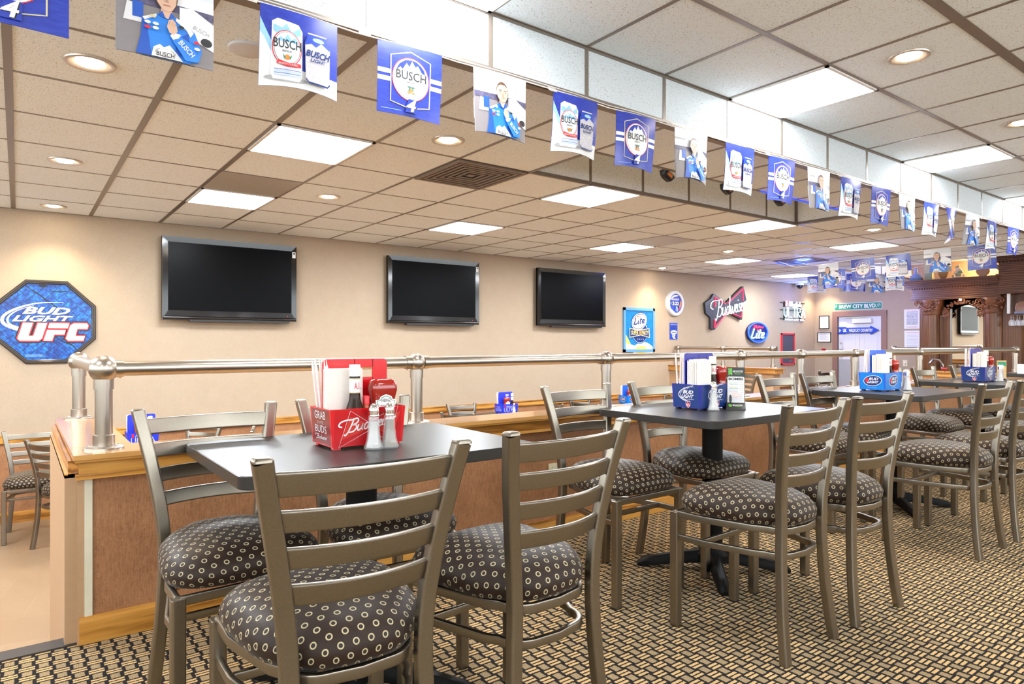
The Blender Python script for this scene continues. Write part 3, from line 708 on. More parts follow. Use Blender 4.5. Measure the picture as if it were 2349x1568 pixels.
chairs = [  # x, y, z, rotation in degrees, label, group
 (.552, 1.415, 0, -3, 'closest ladder back chair, seen from behind, cut by the bottom of the view', G1),
 (1.065, 1.45, 0, 5, 'ladder back chair at the right front of the table with the red caddy', G1),
 (2.19, 1.43, 0, 2, 'chair with its back to us at the left front of the second table', G1),
 (2.70, 1.43, 0, -2, 'chair at the right front of the second table, partly behind its neighbour', G1),
 (3.94, 1.44, 0, 0, 'chair at the left front of the table with the bright blue caddy', G1),
 (4.45, 1.43, 0, 0, 'ladder back chair at the right edge of the view, front of the third table', G1),
 (5.38, 1.45, 0, 0, 'chair in front of the fourth table, mostly behind the chair at the right edge', G1),
 (.50, 2.03, 0, 183, 'chair between the table with the red caddy and the corner of the half wall', G1),
 (.985, 2.05, 0, 178, 'chair facing us behind the table with the red caddy, right of the caddy', G1),
 (2.12, 2.08, 0, 180, 'chair facing us at the left back of the second table, beside the half wall', G1),
 (2.69, 2.08, 0, 180, 'chair facing us at the right back of the second table', G1),
 (3.84, 2.10, 0, 181, 'chair facing us at the left back of the table with the bright blue caddy', G1),
 (4.33, 2.10, 0, 180, 'chair facing us at the right back of the table with the bright blue caddy', G1),
 (5.33, 2.08, 0, 180, 'chair facing us left of the fourth table, its post beside the bright blue caddy', G1),
 (5.95, 2.08, 0, 180, 'chair facing us behind the left end of the fourth table', G1),
 (6.72, 2.08, 0, 180, 'chair facing us behind the fourth table beside its navy caddy', G1),
 (.10, 6.93, SUNK, 180, 'farther of the two chairs at the far left of the lower room, against the wall', G2),
 (.36, 6.42, SUNK, -61, 'nearer of the two chairs at the far left of the lower room', G2),
 (1.25, 6.78, SUNK, 125, 'chair behind the lower table left, seen over the oak cap next to the first post', G2),
 (1.45, 6.20, SUNK, 72, 'chair with only a post tip showing right of the lower left table', G2),
 (4.46, 6.80, SUNK, 178, 'chair beyond the lower middle table, left of the blue caddy', G2),
 (4.05, 6.25, SUNK, -60, 'chair at the near left of the lower middle table', G2),
 (5.28, 6.50, SUNK, 70, 'chair right of the lower middle table and its blue caddy', G2),
 (6.14, 6.42, SUNK, -62, 'chair left of the lower right table, behind the second pair of chairs', G2),
 (6.52, 6.85, SUNK, 180, 'chair beyond the lower right table near the light blue caddy', G2),
 (7.50, 6.50, SUNK, 66, 'chair right of the light blue caddy in the lower room', G2),
 (7.86, 5.45, -.22, 60, 'chair in front of the pale end of the far half wall', G2),
 (10.45, 5.75, -.26, 0, 'chair past the far half wall, by the door', G2),
 (9.55, 5.05, -.30, 175, 'chair beside the grey cloth beyond the rail', G2)]
first = make_chair(chairs[0][4], chairs[0][5])
for i, (x, y, z, r, lab, gr) in enumerate(chairs):
    if i == 0: first.location = (x, y, z); first.rotation_euler = (0, 0, radians(r))
    else: dup(first, (x, y, z), radians(r), lab, gr)
# platform under the far chairs
struct(box(7.45, 8.98, 4.0, YW, SUNK, -.22, STONE), 'floor_platform')
struct(box(9.2, 10.2, 4.4, 5.4, SUNK, -.30, STONE), 'floor_platform_far')
struct(box(10.2, 11.1, 4.9, 6.2, SUNK, -.26, STONE), 'floor_platform_door')
b = MB()
for k in range(4): b.ball((9.42 + .1 * k, 5.05 + .05 * (k % 2), .33), .12, DGREY, 10, (1, 1, .75))
tag(b.build('folded_jacket'), 'dark grey cloth heaped on a seat beyond the rail', 'jacket', None)

# ================================================================ TABLES
def make_table(label, group, square=None):
    t = thing('dining_table', label, 'table', (0, 0, 0), 0, group)
    w, d = square or (.885, .665)
    b = MB(); b.prism(rrect(w, d, .045, 6), .723, .756, LAMI, .002, smooth=True); b.build_wn('tabletop', t)
    b = MB(); b.lathe([(.047, .06), (.047, .70)], IRON, 28); b.build('column', t)
    b = MB(); b.box(-.16, .16, -.035, .035, .705, .723, IRON); b.box(-.035, .035, -.16, .16, .7055, .7225, IRON); b.build('top_bracket', t)
    b = MB(); b.lathe([(.075, .045), (.075, .075), (.052, .10), (.05, .12)], IRON, 24)
    bs = b.build('base', t)
    for k in range(4):
        a = pi / 4 + pi / 2 * k; c, s_ = cos(a), sin(a)
        b = MB(); rings = []
        for r, wd, z0, z1 in ((.04, .062, .035, .092), (.16, .056, .026, .074), (.27, .052, .012, .052), (.325, .050, .004, .040), (.35, .034, .004, .018)):
            rings.append([(r * c - q * s_, r * s_ + q * c, z) for q, z in ((-wd / 2, z0), (wd / 2, z0), (wd / 2, z0 + (z1 - z0) * .6), (wd / 4, z1), (-wd / 4, z1), (-wd / 2, z0 + (z1 - z0) * .6))])
        b.loft(rings, IRON); o = b.build('base_arm', t)
    b = None
    return t
G3 = 'charcoal tables in a row on the carpet'; G4 = 'tables in the lower dining room'
tb = [(.855, 1.925, 0, 'charcoal table holding the red caddy, nearest the view', G3), (2.63, 1.935, 0, 'charcoal table holding the navy caddy and the green logo menu stand', G3),
      (4.60, 1.97, 0, 'charcoal table holding the bright blue caddy', G3), (6.20, 1.97, 0, 'charcoal table holding the navy caddy beside an amber card', G3),
      (8.32, 2.02, 0, 'charcoal table cut by the right edge, holding a ketchup bottle', G3),
      (.76, 6.30, SUNK, 'lower table at the far left, seen past the corner of the oak cap', G4), (4.68, 6.48, SUNK, 'lower table in the middle with the ultra caddy', G4), (6.86, 6.48, SUNK, 'lower table at the right with the light blue caddy', G4)]
t0 = make_table(tb[0][3], tb[0][4])
for i, (x, y, z, lab, gr) in enumerate(tb):
    if i == 0: t0.location = (x, y, z)
    else: dup(t0, (x, y, z), 0, lab, gr)

# ================================================================ CONDIMENT CADDIES
def nfl(c, x, y, s):
    sh = [(-.5, .38), (-.3, .5), (0, .42), (.3, .5), (.5, .38), (.46, -.2), (.25, -.42), (0, -.58), (-.25, -.42), (-.46, -.2)]
    c.poly([(x + a * s, y + b_ * s * 1.15) for a, b_ in sh], WHITEP)
    c.poly([(x + a * s * .86, y + b_ * s * .99) for a, b_ in sh], REDP)
    c.poly([(x - .42 * s, y + .14 * s), (x + .42 * s, y + .14 * s), (x + .43 * s, y + .36 * s), (x + .26 * s, y + .45 * s), (x, y + .38 * s), (x - .26 * s, y + .45 * s), (x - .43 * s, y + .36 * s)], NAVY)
    c.ell(x, y + .27 * s, .12 * s, .07 * s, WHITEP, .6); c.text('NFL', x - .34 * s, y - .30 * s, .68 * s, .36 * s, WHITEP, 0, .02)
def budlight(c, x, y, s, mat=None, laces=False, oval=False):
    mat = mat or WHITEP
    if oval:
        c.ell(x, y, .60 * s, .36 * s, LGREY, .12); c.ell(x, y, .56 * s, .32 * s, NAVY, .12); c.ell(x - .36 * s, y, .10 * s, .16 * s, REDP, .1)
    arc = [(.62, .52), (.2, .50), (-.3, .36), (-.62, .12), (-.68, -.1), (-.5, -.28), (-.2, -.42), (.02, -.50)]
    if not oval:
        c.stroke([(x + a * s, y + b_ * s) for a, b_ in arc], .055 * s, mat, taper=lambda u: min(1, .15 + 2.2 * u) * min(1, .3 + 3 * (1 - u)))
        c.stroke([(x + (a * .86 + .03) * s, y + (b_ * .86 - .01) * s) for a, b_ in arc[1:]], .035 * s, mat, taper=lambda u: min(1, .1 + 2 * u))
        if laces:
            for k in range(8): c.stroke([(x + (-.30 + k * .11) * s, y + (.30 + k * .035) * s), (x + (-.24 + k * .11) * s, y + (.44 + k * .033) * s)], .022 * s, mat, bump=False)
            c.k += 1
    k = .72 if oval else 1
    c.text('BUD', x - .34 * s * k, y + .04 * s, .86 * s * k, .24 * s * k, mat, .35, .03); c.text('LIGHT', x - .48 * s * k, y - .24 * s * k, 1.04 * s * k, .24 * s * k, mat, .35, .03)
    if not oval: c.text('OFFICIAL BEER SPONSOR', x - .25 * s, y - .34 * s, .8 * s, .05 * s, mat)
def bowtie(c, x, y, s, m, w=.012):
    P = [(-1, .20), (-.92, .42), (0, .10), (.98, .62), (.84, -.14), (.78, -.42), (0, -.12), (-.9, -.58)]
    P = [(-.62, .52), (0, .12), (1.0, .62), (.72, -.52), (0, -.14), (-.98, -.60)]
    c.stroke([(x + a * s, y + b_ * s) for a, b_ in P], w * s, m, closed=True, smooth=False)
W2, D2, HB = .120, .082, .118
def caddy(kind, x, y, z, label, rz=0):
    body = {'red': RED, 'navy': NAVYP, 'sky': flat('sky_plastic', (.01, .10, .62), .25), 'ultra': flat('ultra_blue', (.02, .04, .60), .3)}[kind]
    face = {'red': RED, 'navy': NAVY, 'sky': SKY, 'ultra': MATS['ultra_blue'] if 'ultra_blue' in MATS else RED}[kind]
    t = thing('condiment_caddy', label, 'caddy', (x, y, z), rz, 'condiment caddies on the tables')
    tp = .94
    b = MB(); z0, z1 = .008, HB
    def wall(P0, P1, th=.003):
        # outer quad given bottom and top corner pairs, extruded inward
        n = (Vector(P0[1]) - Vector(P0[0])).cross(Vector(P1[0]) - Vector(P0[0])).normalized() * -th
        vs = [Vector(P0[0]), Vector(P0[1]), Vector(P1[1]), Vector(P1[0])]; vs2 = [v + n for v in vs]
        b.add([tuple(v) for v in vs + vs2], [(0, 1, 2, 3), (7, 6, 5, 4), (0, 4, 5, 1), (1, 5, 6, 2), (2, 6, 7, 3), (3, 7, 4, 0)], body)
    C0 = [(-W2 * tp, -D2 * tp, z0), (W2 * tp, -D2 * tp, z0), (W2 * tp, D2 * tp, z0), (-W2 * tp, D2 * tp, z0)]
    C1 = [(-W2, -D2, z1), (W2, -D2, z1), (W2, D2, z1), (-W2, D2, z1)]
    for i in range(4): wall((C0[i], C0[(i + 1) % 4]), (C1[i], C1[(i + 1) % 4]))
    b.box(-W2 * tp, W2 * tp, -D2 * tp, D2 * tp, z0, z0 + .003, body)
    # printed faces
    def frame(i, m):
        P = Vector(C0[i]); Q = Vector(C0[(i + 1) % 4]); up = (Vector(C1[i]) - P); ux = (Q - P).normalized(); uy = (up - ux * up.dot(ux)).normalized()
        mid = (P + Q) / 2 + (Vector(C1[i]) + Vector(C1[(i + 1) % 4]) - P - Q) / 4
        return Canvas(b, mid, ux, uy, .0003), (Q - P).length
    c, w = frame(0, face); hh = .052; ww = w / 2 - .006
    c2, w_ = frame(3, face); w2 = w_ / 2 - .005
    if kind == 'red':
        c.rect(-ww, -hh, ww, hh, flat('caddy_red_print', (.50, .008, .012), .2))
        random.seed(3)
        for k in range(60):
            px, py = random.uniform(-ww + .004, ww - .004), random.uniform(-hh + .004, hh - .004); c.ell(px, py, .0022, .0026, DKRED, n=8, bump=False)
        c.k += 1
        c.poly([(-.058, .032), (.0, .008), (.104, .040), (.078, -.028), (0, -.008), (-.090, -.036)], flat('bowtie_red', (.55, .03, .02), .3))
        bowtie(c, 0, 0, .095, WHITEP, .014)
        c.script(BUD, -.066, -.014, .0345, .036, .0042, WHITEP, .35, .13)
        c2.rect(-w2, -hh, w2, hh, flat('caddy_side_red', (.20, .02, .02), .2))
        c2.text('GRAB', -.045, .022, .085, .024, LGREY); c2.text('SOME', -.03, .008, .055, .009, GREY); c2.text('BUDS', -.045, -.018, .09, .022, LGREY)
        c2.script(BUD, -.034, -.036, .018, .012, .0016, LGREY)
    elif kind == 'navy':
        c.rect(-ww, -hh, ww, hh, NAVY); budlight(c, 0, .008, .085, laces=True); nfl(c, .01, -.036, .026)
        c2.rect(-w2, -hh, w2, hh, NAVY); budlight(c2, .005, .008, .07, laces=True); nfl(c2, .01, -.036, .027)
    elif kind == 'sky':
        c.rect(-ww, -hh, ww, hh, SKY); budlight(c, 0, .004, .10, oval=True); c2.rect(-w2, -hh, w2, hh, SKY); budlight(c2, .004, .004, .095, oval=True)
        for cc in (c, c2): cc.text('superior drinkability', -.03, -.044, .06, .007, LBLUE, .2)
    else:
        c.rect(-ww, -hh, ww, hh, body); c.text('ULTRA', -.09, -.035, .18, .045, WHITEP, 0, -.01); c.rect(-.085, .012, -.07, .046, REDP)
        c.text('Michelob', -.06, .016, .12, .022, WHITEP, .4)
        c2.rect(-w2, -hh, w2, hh, body); c2.text('ULTRA', -.06, -.03, .12, .032, LGREY); c2.rect(-.06, .012, -.045, .036, REDP); c2.text('Michelob', -.035, .014, .07, .016, WHITEP, .4)
    b.build('bin', t)
    # handle panel running lengthwise
    b = MB(M=Matrix.Translation((0, .018, 0)) @ Matrix.Rotation(pi / 2, 4, 'X'))
    hw = .106
    o = [(-hw, .058)] + [(-.002, .058), (-.002, .262)] + [(-hw + .012, .262), (-hw + .004, .258), (-hw, .250)]
    b.prism([(-hw, .058), (-.002, .058), (-.002, .262), (-hw + .012, .262), (-hw + .004, .258), (-hw, .250)], -.0022, .0022, body)
    b.prism([(.056, .058), (hw, .058), (hw, .250), (hw - .004, .258), (hw - .012, .262), (.056, .262)], -.0022, .0022, body)
    b.prism([(-.004, .235), (.058, .235), (.058, .262), (-.004, .262)], -.0022, .0022, body); b.prism([(-.004, .058), (.058, .058), (.058, .205), (-.004, .205)], -.0022, .0022, body)
    b.box(-W2 * .95, W2 * .95, .011, .112, -.0018, .0018, body)
    if kind != 'red': pass
    b.build('handle_panel', t)
    b = MB()
    for sx in (-1, 1):
        for sy in (-1, 1): b.box(sx * .095 - .011, sx * .095 + .011, sy * .062 - .009, sy * .062 + .009, 0, .009, body if kind == 'red' else BLACK)
    b.build('feet', t)
    return t
CADS = [('red', .838, 1.915, 0, .756, 'red caddy on the nearest table', 'the red caddy', 2), ('navy', 2.605, 1.975, 0, .756, 'navy caddy with a football league shield beside the menu stand', 'the navy caddy by the menu stand', 0),
        ('sky', 4.49, 2.005, 0, .756, 'bright blue caddy with oval beer logo on the third table', 'the bright blue caddy', 0), ('navy', 6.13, 1.99, 0, .756, 'navy caddy with a football league shield beside the amber card', 'the navy caddy by the amber card', 0)]
def bottle_sauce():
    t = thing('steak_sauce_bottle', 'x', 'sauce bottle', group='steak sauce bottles in the caddies')
    b = MB(); b.lathe([(.026, 0), (.029, .004), (.029, .085), (.027, .10), (.017, .13), (.0155, .15), (.0155, .20), (.014, .205)], SAUCE, 24); b.build('glass_body', t)
    b = MB(); b.lathe([(.0162, .20), (.0165, .204), (.0165, .232), (.0155, .235)], WHITE, 24); b.build('cap', t)
    b = MB(); b.lathe([(.0162, .152), (.0162, .192)], WHITEP, 24)
    c = Canvas(b, (0, -.0166, .172), (1, 0, 0), (0, 0, 1), .0004); c.text('A.1.', -.0105, -.010, .021, .020, REDP, 0, .01)
    b.lathe([(.0164, .150), (.0164, .153)], GOLD, 24); b.lathe([(.0164, .191), (.0164, .194)], GOLD, 24)
    b.build('neck_label', t); b = MB()
    b.lathe([(.0293, .02), (.0293, .078), (.028, .092)], WHITEP, 24); b.lathe([(.0296, .078), (.0295, .082)], GOLD, 24)
    c = Canvas(b, (0, -.0298, .05), (1, 0, 0), (0, 0, 1), .0004); c.text('SPECIAL', -.013, .012, .026, .007, REDP)
    b.build('body_label', t); return t
def bottle_hot():
    t = thing('hot_sauce_bottle', 'x', 'sauce bottle')
    b = MB(); b.lathe([(.015, 0), (.0165, .003), (.0165, .085), (.012, .10), (.0085, .112), (.0085, .13)], flat('pepper_sauce', (.45, .10, .03), .15), 20); b.build('glass_body', t)
    b = MB(); b.lathe([(.0105, .126), (.0105, .150), (.0095, .152)], REDP, 20); b.build('cap', t)
    b = MB(); b.lathe([(.0168, .025), (.0168, .085)], GREEN, 20); b.build('label_band', t); return t
def bottle_ketchup():
    t = thing('ketchup_bottle', 'x', 'ketchup bottle', group='upside down ketchup squeeze bottles')
    rings = []
    for w, d, z in ((.060, .036, .030), (.076, .044, .040), (.084, .050, .060), (.086, .052, .090), (.078, .046, .112), (.074, .044, .122), (.082, .05, .140), (.090, .054, .155), (.088, .052, .170), (.078, .044, .182), (.060, .030, .188)):
        rings.append([(x, y, z) for x, y in rrect(w, d, min(w, d) * .42, 5)])
    b = MB(); b.loft(rings, KETCH); b.build('squeeze_body', t)
    b = MB(); b.loft([[(x, y, z) for x, y in rrect(w, .036, .015, 5)] for w, z in ((.062, 0), (.066, .002), (.062, .032))], WHITE); b.build('cap', t)
    b = MB(); c = Canvas(b, (0, -.0268, .106), (1, 0, 0), (0, 0, 1), .0004)
    ks = [(-.034, .020), (-.022, .021), (-.018, .030), (0, .037), (.018, .030), (.022, .021), (.034, .020), (.024, -.030), (-.024, -.030)]
    c.poly(ks, WHITEP); c.poly([(x * .88, y * .88) for x, y in ks], GREEN); c.poly([(x * .82, y * .82) for x, y in ks], WHITEP)
    c.text('HEINZ', -.015, .014, .030, .009, DGREY, 0, .01); c.text('TOMATO', -.019, -.004, .038, .008, DGREY); c.text('KETCHUP', -.018, -.015, .036, .008, DGREY)
    b.build('label_patch', t); return t
def shaker(kind):
    t = thing('salt_shaker' if kind == 'salt' else 'pepper_shaker', 'x', 'shaker', group='glass shakers with metal caps')
    prof = [(.027, .0), (.029, .004), (.026, .012), (.021, .028), (.0175, .055), (.0155, .085), (.0155, .098), (.0145, .100)]
    b = MB(); b.lathe(prof, THIN, 8, smooth=False); g_ = b.build('glass_body', t)
    b = MB(); b.lathe([(.022, .006), (.0205, .016), (.0165, .03), (.0135, .055), (.0118, .082)], SALT if kind == 'salt' else PEPPER, 8, smooth=False); b.build('contents', t)
    b = MB(); b.lathe([(.0162, .096), (.0165, .099), (.0155, .102), (.0165, .106), (.0155, .110), (.016, .113), (.014, .122), (.009, .130), (.002, .1335)], CHROME, 20); b.build('cap', t)
    return t
def napkins(x, y, z, n, w, h, label, lean=0.0):
    b = MB(M=Matrix.Translation((x, y, z)) @ Matrix.Rotation(lean, 4, 'X'))
    random.seed(int(x * 100))
    for k in range(n):
        j = random.uniform(-.003, .003); yy = k * .0048
        b.prism([(-w / 2 + j, yy), (w / 2 + j, yy), (w / 2 + j, yy + .0036), (-w / 2 + j, yy + .0036)], 0, h + random.uniform(-.014, .004), PAPER)
    o = b.build('paper_napkins'); tag(o, label, 'napkins'); o['kind'] = 'stuff'; return o
s0 = bottle_sauce(); k0 = bottle_ketchup(); h0 = bottle_hot(); sh0 = shaker('salt'); pp0 = shaker('pepper')
st_mb = MB(); st_mb.tube([(0, 0, 0), (0, 0, .232)], .0036, STRAWM, 7); st_mb.tube([(0, 0, .232), (0, 0, .252)], .0018, WHITEP, 5, scale=[1.6, .5])
straw0 = None
for i, (kind, x, y, r, z, lab, ref, hot) in enumerate(CADS):
    caddy(kind, x, y, z, lab)
    zi = z + .0115
    first_ = i == 0
    def put(src, loc, rz, lab_):
        if first_: src.location = loc; src.rotation_euler = (0, 0, rz); src['label'] = lab_; return src
        return dup(src, loc, rz, lab_)
    if i == 0:
        put(s0, (x - .030, y - .047, zi), .1, 'steak sauce bottle with white cap in ' + ref)
        put(k0, (x + .066, y - .036, zi), -.05, 'red ketchup bottle upside down in ' + ref)
        h0.location = (x + .006, y - .048, zi - .012); h0['label'] = 'tiny hot sauce bottle with red cap and green label in the red caddy'
        napkins(x - .046, y - .014, zi, 6, .116, .228, 'white paper napkins standing in ' + ref, 0.0)
        sb = [(x + .0 + .005 * k, y + .05 + .004 * (k % 3)) for k in range(0)]
        put(sh0, (.836, 1.796, z), .2, 'white salt shaker in front of ' + ref)
        put(pp0, (.885, 1.793, z), .5, 'pepper shaker in front of ' + ref)
    else:
        put(s0, (x + .022, y - .044, zi), -.5, 'steak sauce bottle with white cap in ' + ref)
        put(k0, (x + .080, y - .036, zi), 1.3, 'red ketchup bottle upside down in ' + ref)
        napkins(x - .056, y - .060, zi, 14, .092, .222, 'fanned white napkins standing in ' + ref)
        dup(sh0, (x + [-0, -.055, .14, .14][i], y + [0, -.105, -.105, -.10][i], z), .2, 'salt shaker beside ' + ref)
        dup(pp0, (x + [0, .15, .172, .22][i], y + [0, -.10, -.08, -.09][i], z), .3, 'pepper shaker beside ' + ref)
    random.seed(20 + i)
    n = 14
    for k in range(n):
        lx = x - .092 + .055 * (k % 7) / 6; ly = y + .034 + .03 * (k // 7) + random.uniform(-.003, .003)
        tx = random.uniform(-.08, .02) if i else random.uniform(-.19, -.10); ty = random.uniform(-.05, .08)
        if straw0 is None:
            straw0 = st_mb.build('drinking_straw'); o = straw0; o['category'] = 'straw'
        else: o = straw0.copy(); COL.objects.link(o)
        o.location = (lx, ly, zi); o.rotation_euler = (ty, tx, 0)
        o['group'] = 'straws in ' + ref; o['label'] = 'paper wrapped straws standing in ' + ref; o['category'] = 'straw'
# caddies of the lower room (with their own bottles)
for kind, x, y, ref in (('ultra', 4.86, 6.62, 'the ultra caddy of the lower room'), ('sky', 7.05, 6.62, 'the light blue caddy of the lower room'), ('ultra', .85, 6.45, 'the caddy behind the first rail post')):
    z = SUNK + .756; caddy(kind, x, y, z, {'u': 'blue caddy with ultra lettering on the lower middle table', 's': 'light blue caddy on the lower right table'}[kind[0]] if x > 1 else 'blue caddy on the lower left table beyond the oak cap')
    dup(s0, (x + .06, y - .04, z + .0115), 0, 'steak sauce bottle in ' + ref); dup(k0, (x - .02, y - .036, z + .0115), 0, 'ketchup bottle in ' + ref)
    napkins(x + .055, y + .026, z + .0115, 8, .09, .22, 'white napkins in ' + ref)
    for k in range(6):
        o = straw0.copy(); COL.objects.link(o); o.location = (x - .10 + .012 * k, y + .05, z + .0115); o.rotation_euler = (0, -.04 - .02 * k, 0)
        o['group'] = 'straws in ' + ref; o['label'] = 'pale straws standing in ' + ref
    dup(sh0, (x + .03, y - .12, z), 0, 'salt shaker beside ' + ref)
# menu stand on the second table
t = thing('menu_stand', 'tall dark menu stand with green logo and coloured drink list on the second table', 'menu stand', (2.70, 1.855, .756), radians(-55)); t.scale = (1.22, 1.22, 1.22)
b = MB(M=Matrix.Rotation(radians(-6), 4, 'X')); b.box(-.033, .033, -.0008, .0018, .018, .160, DGREY)
c = Canvas(b, (0, -.0009, .09), (1, 0, 0), (0, 0, 1), .0003)
c.poly([(x, y) for x, y in shift(rrect(.062, .104, .006), 0, -.018)], WHITEP)
for k in range(3): c.stroke([(-.026 + k * .005, .066), (-.0255 + k * .005, .05), (-.025 + k * .005, .040 + .003 * (k % 2))], .003, LIME, bump=False)
c.k += 1; c.text('MONSTER', -.010, .050, .036, .008, WHITEP, 0, .01); c.text('ENERGY', -.004, .043, .024, .004, LIME)
c.text('BOMBS', -.027, .020, .054, .010, DGREY, 0, .03)
for k, (tx, cm) in enumerate([('Jager Bomb', LIME), ('Vegas Bomb', ROYAL), ('Irish Bomb', YELLOW), ('Skittles', GREEN), ('Blue Bomb', LBLUE), ('Cherry Bomb', REDP), ('Liquid Cocaine', ORANGE), ('Sixteen', ORANGE), ('The Flight Gear', REDP), ('Pineapple Bomb', LBLUE)]):
    c.text(tx, -.027 + (.012 if k > 5 else 0) + .003 * (k % 2), .010 - k * .0075, .032, .0045, cm)
    c.rect(.010 + .003 * (k % 3), .011 - k * .0075, .027, .0118 - k * .0075, GREY, bump=(k == 9))
c.ell(-.020, -.052, .005, .016, DGREY)
b.build('menu_card', t)
b = MB(); b.loft([[(x, y, z) for x, y in ((-.035, y0), (.035, y0), (.035, y1), (-.035, y1))] for y0, y1, z in ((-.040, .028, 0), (-.040, .028, .003), (-.010, .020, .024))], DGREY, smooth=False)
c = Canvas(b, (0, -.0255, .0135), (1, 0, 0), (0, .03, .021), .0012)
for k in range(3): c.stroke([(-.026 + k * .004, .008), (-.024 + k * .004, -.006)], .0025, LIME, bump=False)
c.text('MONSTER', -.012, -.001, .036, .008, WHITEP, 0, .01); c.text('ENERGY', -.004, -.008, .024, .004, LIME); b.build('stand_base', t)
# amber card by the fourth caddy, ketchup and hot sauce on the last table
b = MB(M=Matrix.Translation((6.345, 1.90, .756)) @ Matrix.Rotation(radians(-40), 4, 'Z')); b.box(-.035, .035, -.004, .004, .02, .165, flat('amber_card', (.62, .38, .14), .4)); b.box(-.032, .032, -.0045, .0, .12, .155, GREEN); b.box(-.04, .04, -.03, .03, 0, .02, GLASS); tag(b.build('table_card'), 'amber and green card standing beside the navy caddy of the fourth table', 'table card')
dup(k0, (8.25, 2.16, .756), .9, 'ketchup bottle at the right edge of the view beside the rail post')
o = dup(h0, (8.36, 2.14, .756), 0, 'small hot sauce bottle at the right edge of the view')
tag(box(7.98, 8.04, 2.20, 2.26, .756, .85, WHITEP).build('napkin_box'), 'white box on the last table in front of the rail post', 'box')
# ================================================================ BANNERS
FW, FH = .285, .285
DRIV_SKY = flat('printed_pale_sky', (.62, .66, .72), .3); DRIV_WALL = flat('printed_white_wall', (.74, .74, .76), .3); CROWD = flat('printed_crowd', (.10, .09, .16), .35, var=.8, scale=90)
CANW = flat('can_white', (.72, .74, .78), .25); CANG = flat('can_silver', (.50, .48, .52), .25, var=.25, scale=120); ICE = flat('can_ice_blue', (.25, .50, .80), .3)
def art_logo(c):
    c.rect(0, 0, FW, FH, FLAGBLUE)
    for y in (.128, .158): c.rect(0, y, FW, y + .018, WHITEP)
    o = [(.055, .05), (.142, .032), (.230, .05), (.230, .235), (.142, .262), (.055, .235)]
    c.poly(o, FLAGBLUE); c.stroke(o, .005, GOLD, closed=True, smooth=False)
    c.ell(.142, .150, .083, .088, REDP, n=36); c.ell(.142, .150, .080, .085, WHITEP, n=36); c.ell(.142, .150, .074, .079, GREY, n=36); c.ell(.142, .150, .073, .078, WHITEP, n=36)
    c.poly([(.078, .178), (.095, .195), (.104, .186), (.122, .214), (.134, .200), (.146, .226), (.160, .204), (.172, .212), (.188, .188), (.205, .180), (.200, .198), (.185, .214), (.165, .226), (.142, .229), (.115, .224), (.092, .207), (.082, .192)], FLAGBLUE)
    c.text('BUSCH', .076, .146, .134, .036, DGREY, 0, .012); c.text('BEER', .124, .134, .036, .008, DGREY)
    for s_ in (-1, 1): c.poly([(.142, .122), (.142 + s_ * .004, .108), (.142 + s_ * .017, .094), (.142 + s_ * .008, .112), (.142 + s_ * .020, .120)][::s_], flat('crest_green', (.06, .16, .12), .4), bump=False)
    c.k += 1; c.ell(.142, .104, .006, .008, ORANGE); c.ell(.132, .094, .006, .004, ORANGE, bump=False); c.ell(.152, .094, .006, .004, ORANGE)
    c.poly([(.118, .014), (.170, .014), (.172, .068), (.130, .068)], FLAGBLUE); c.text('4', .124, .016, .044, .050, DGREY, .2, .02); c.text('4', .121, .018, .044, .050, WHITEP, .2, .02)
    c.rect(.012, .014, .10, .0155, LBLUE)
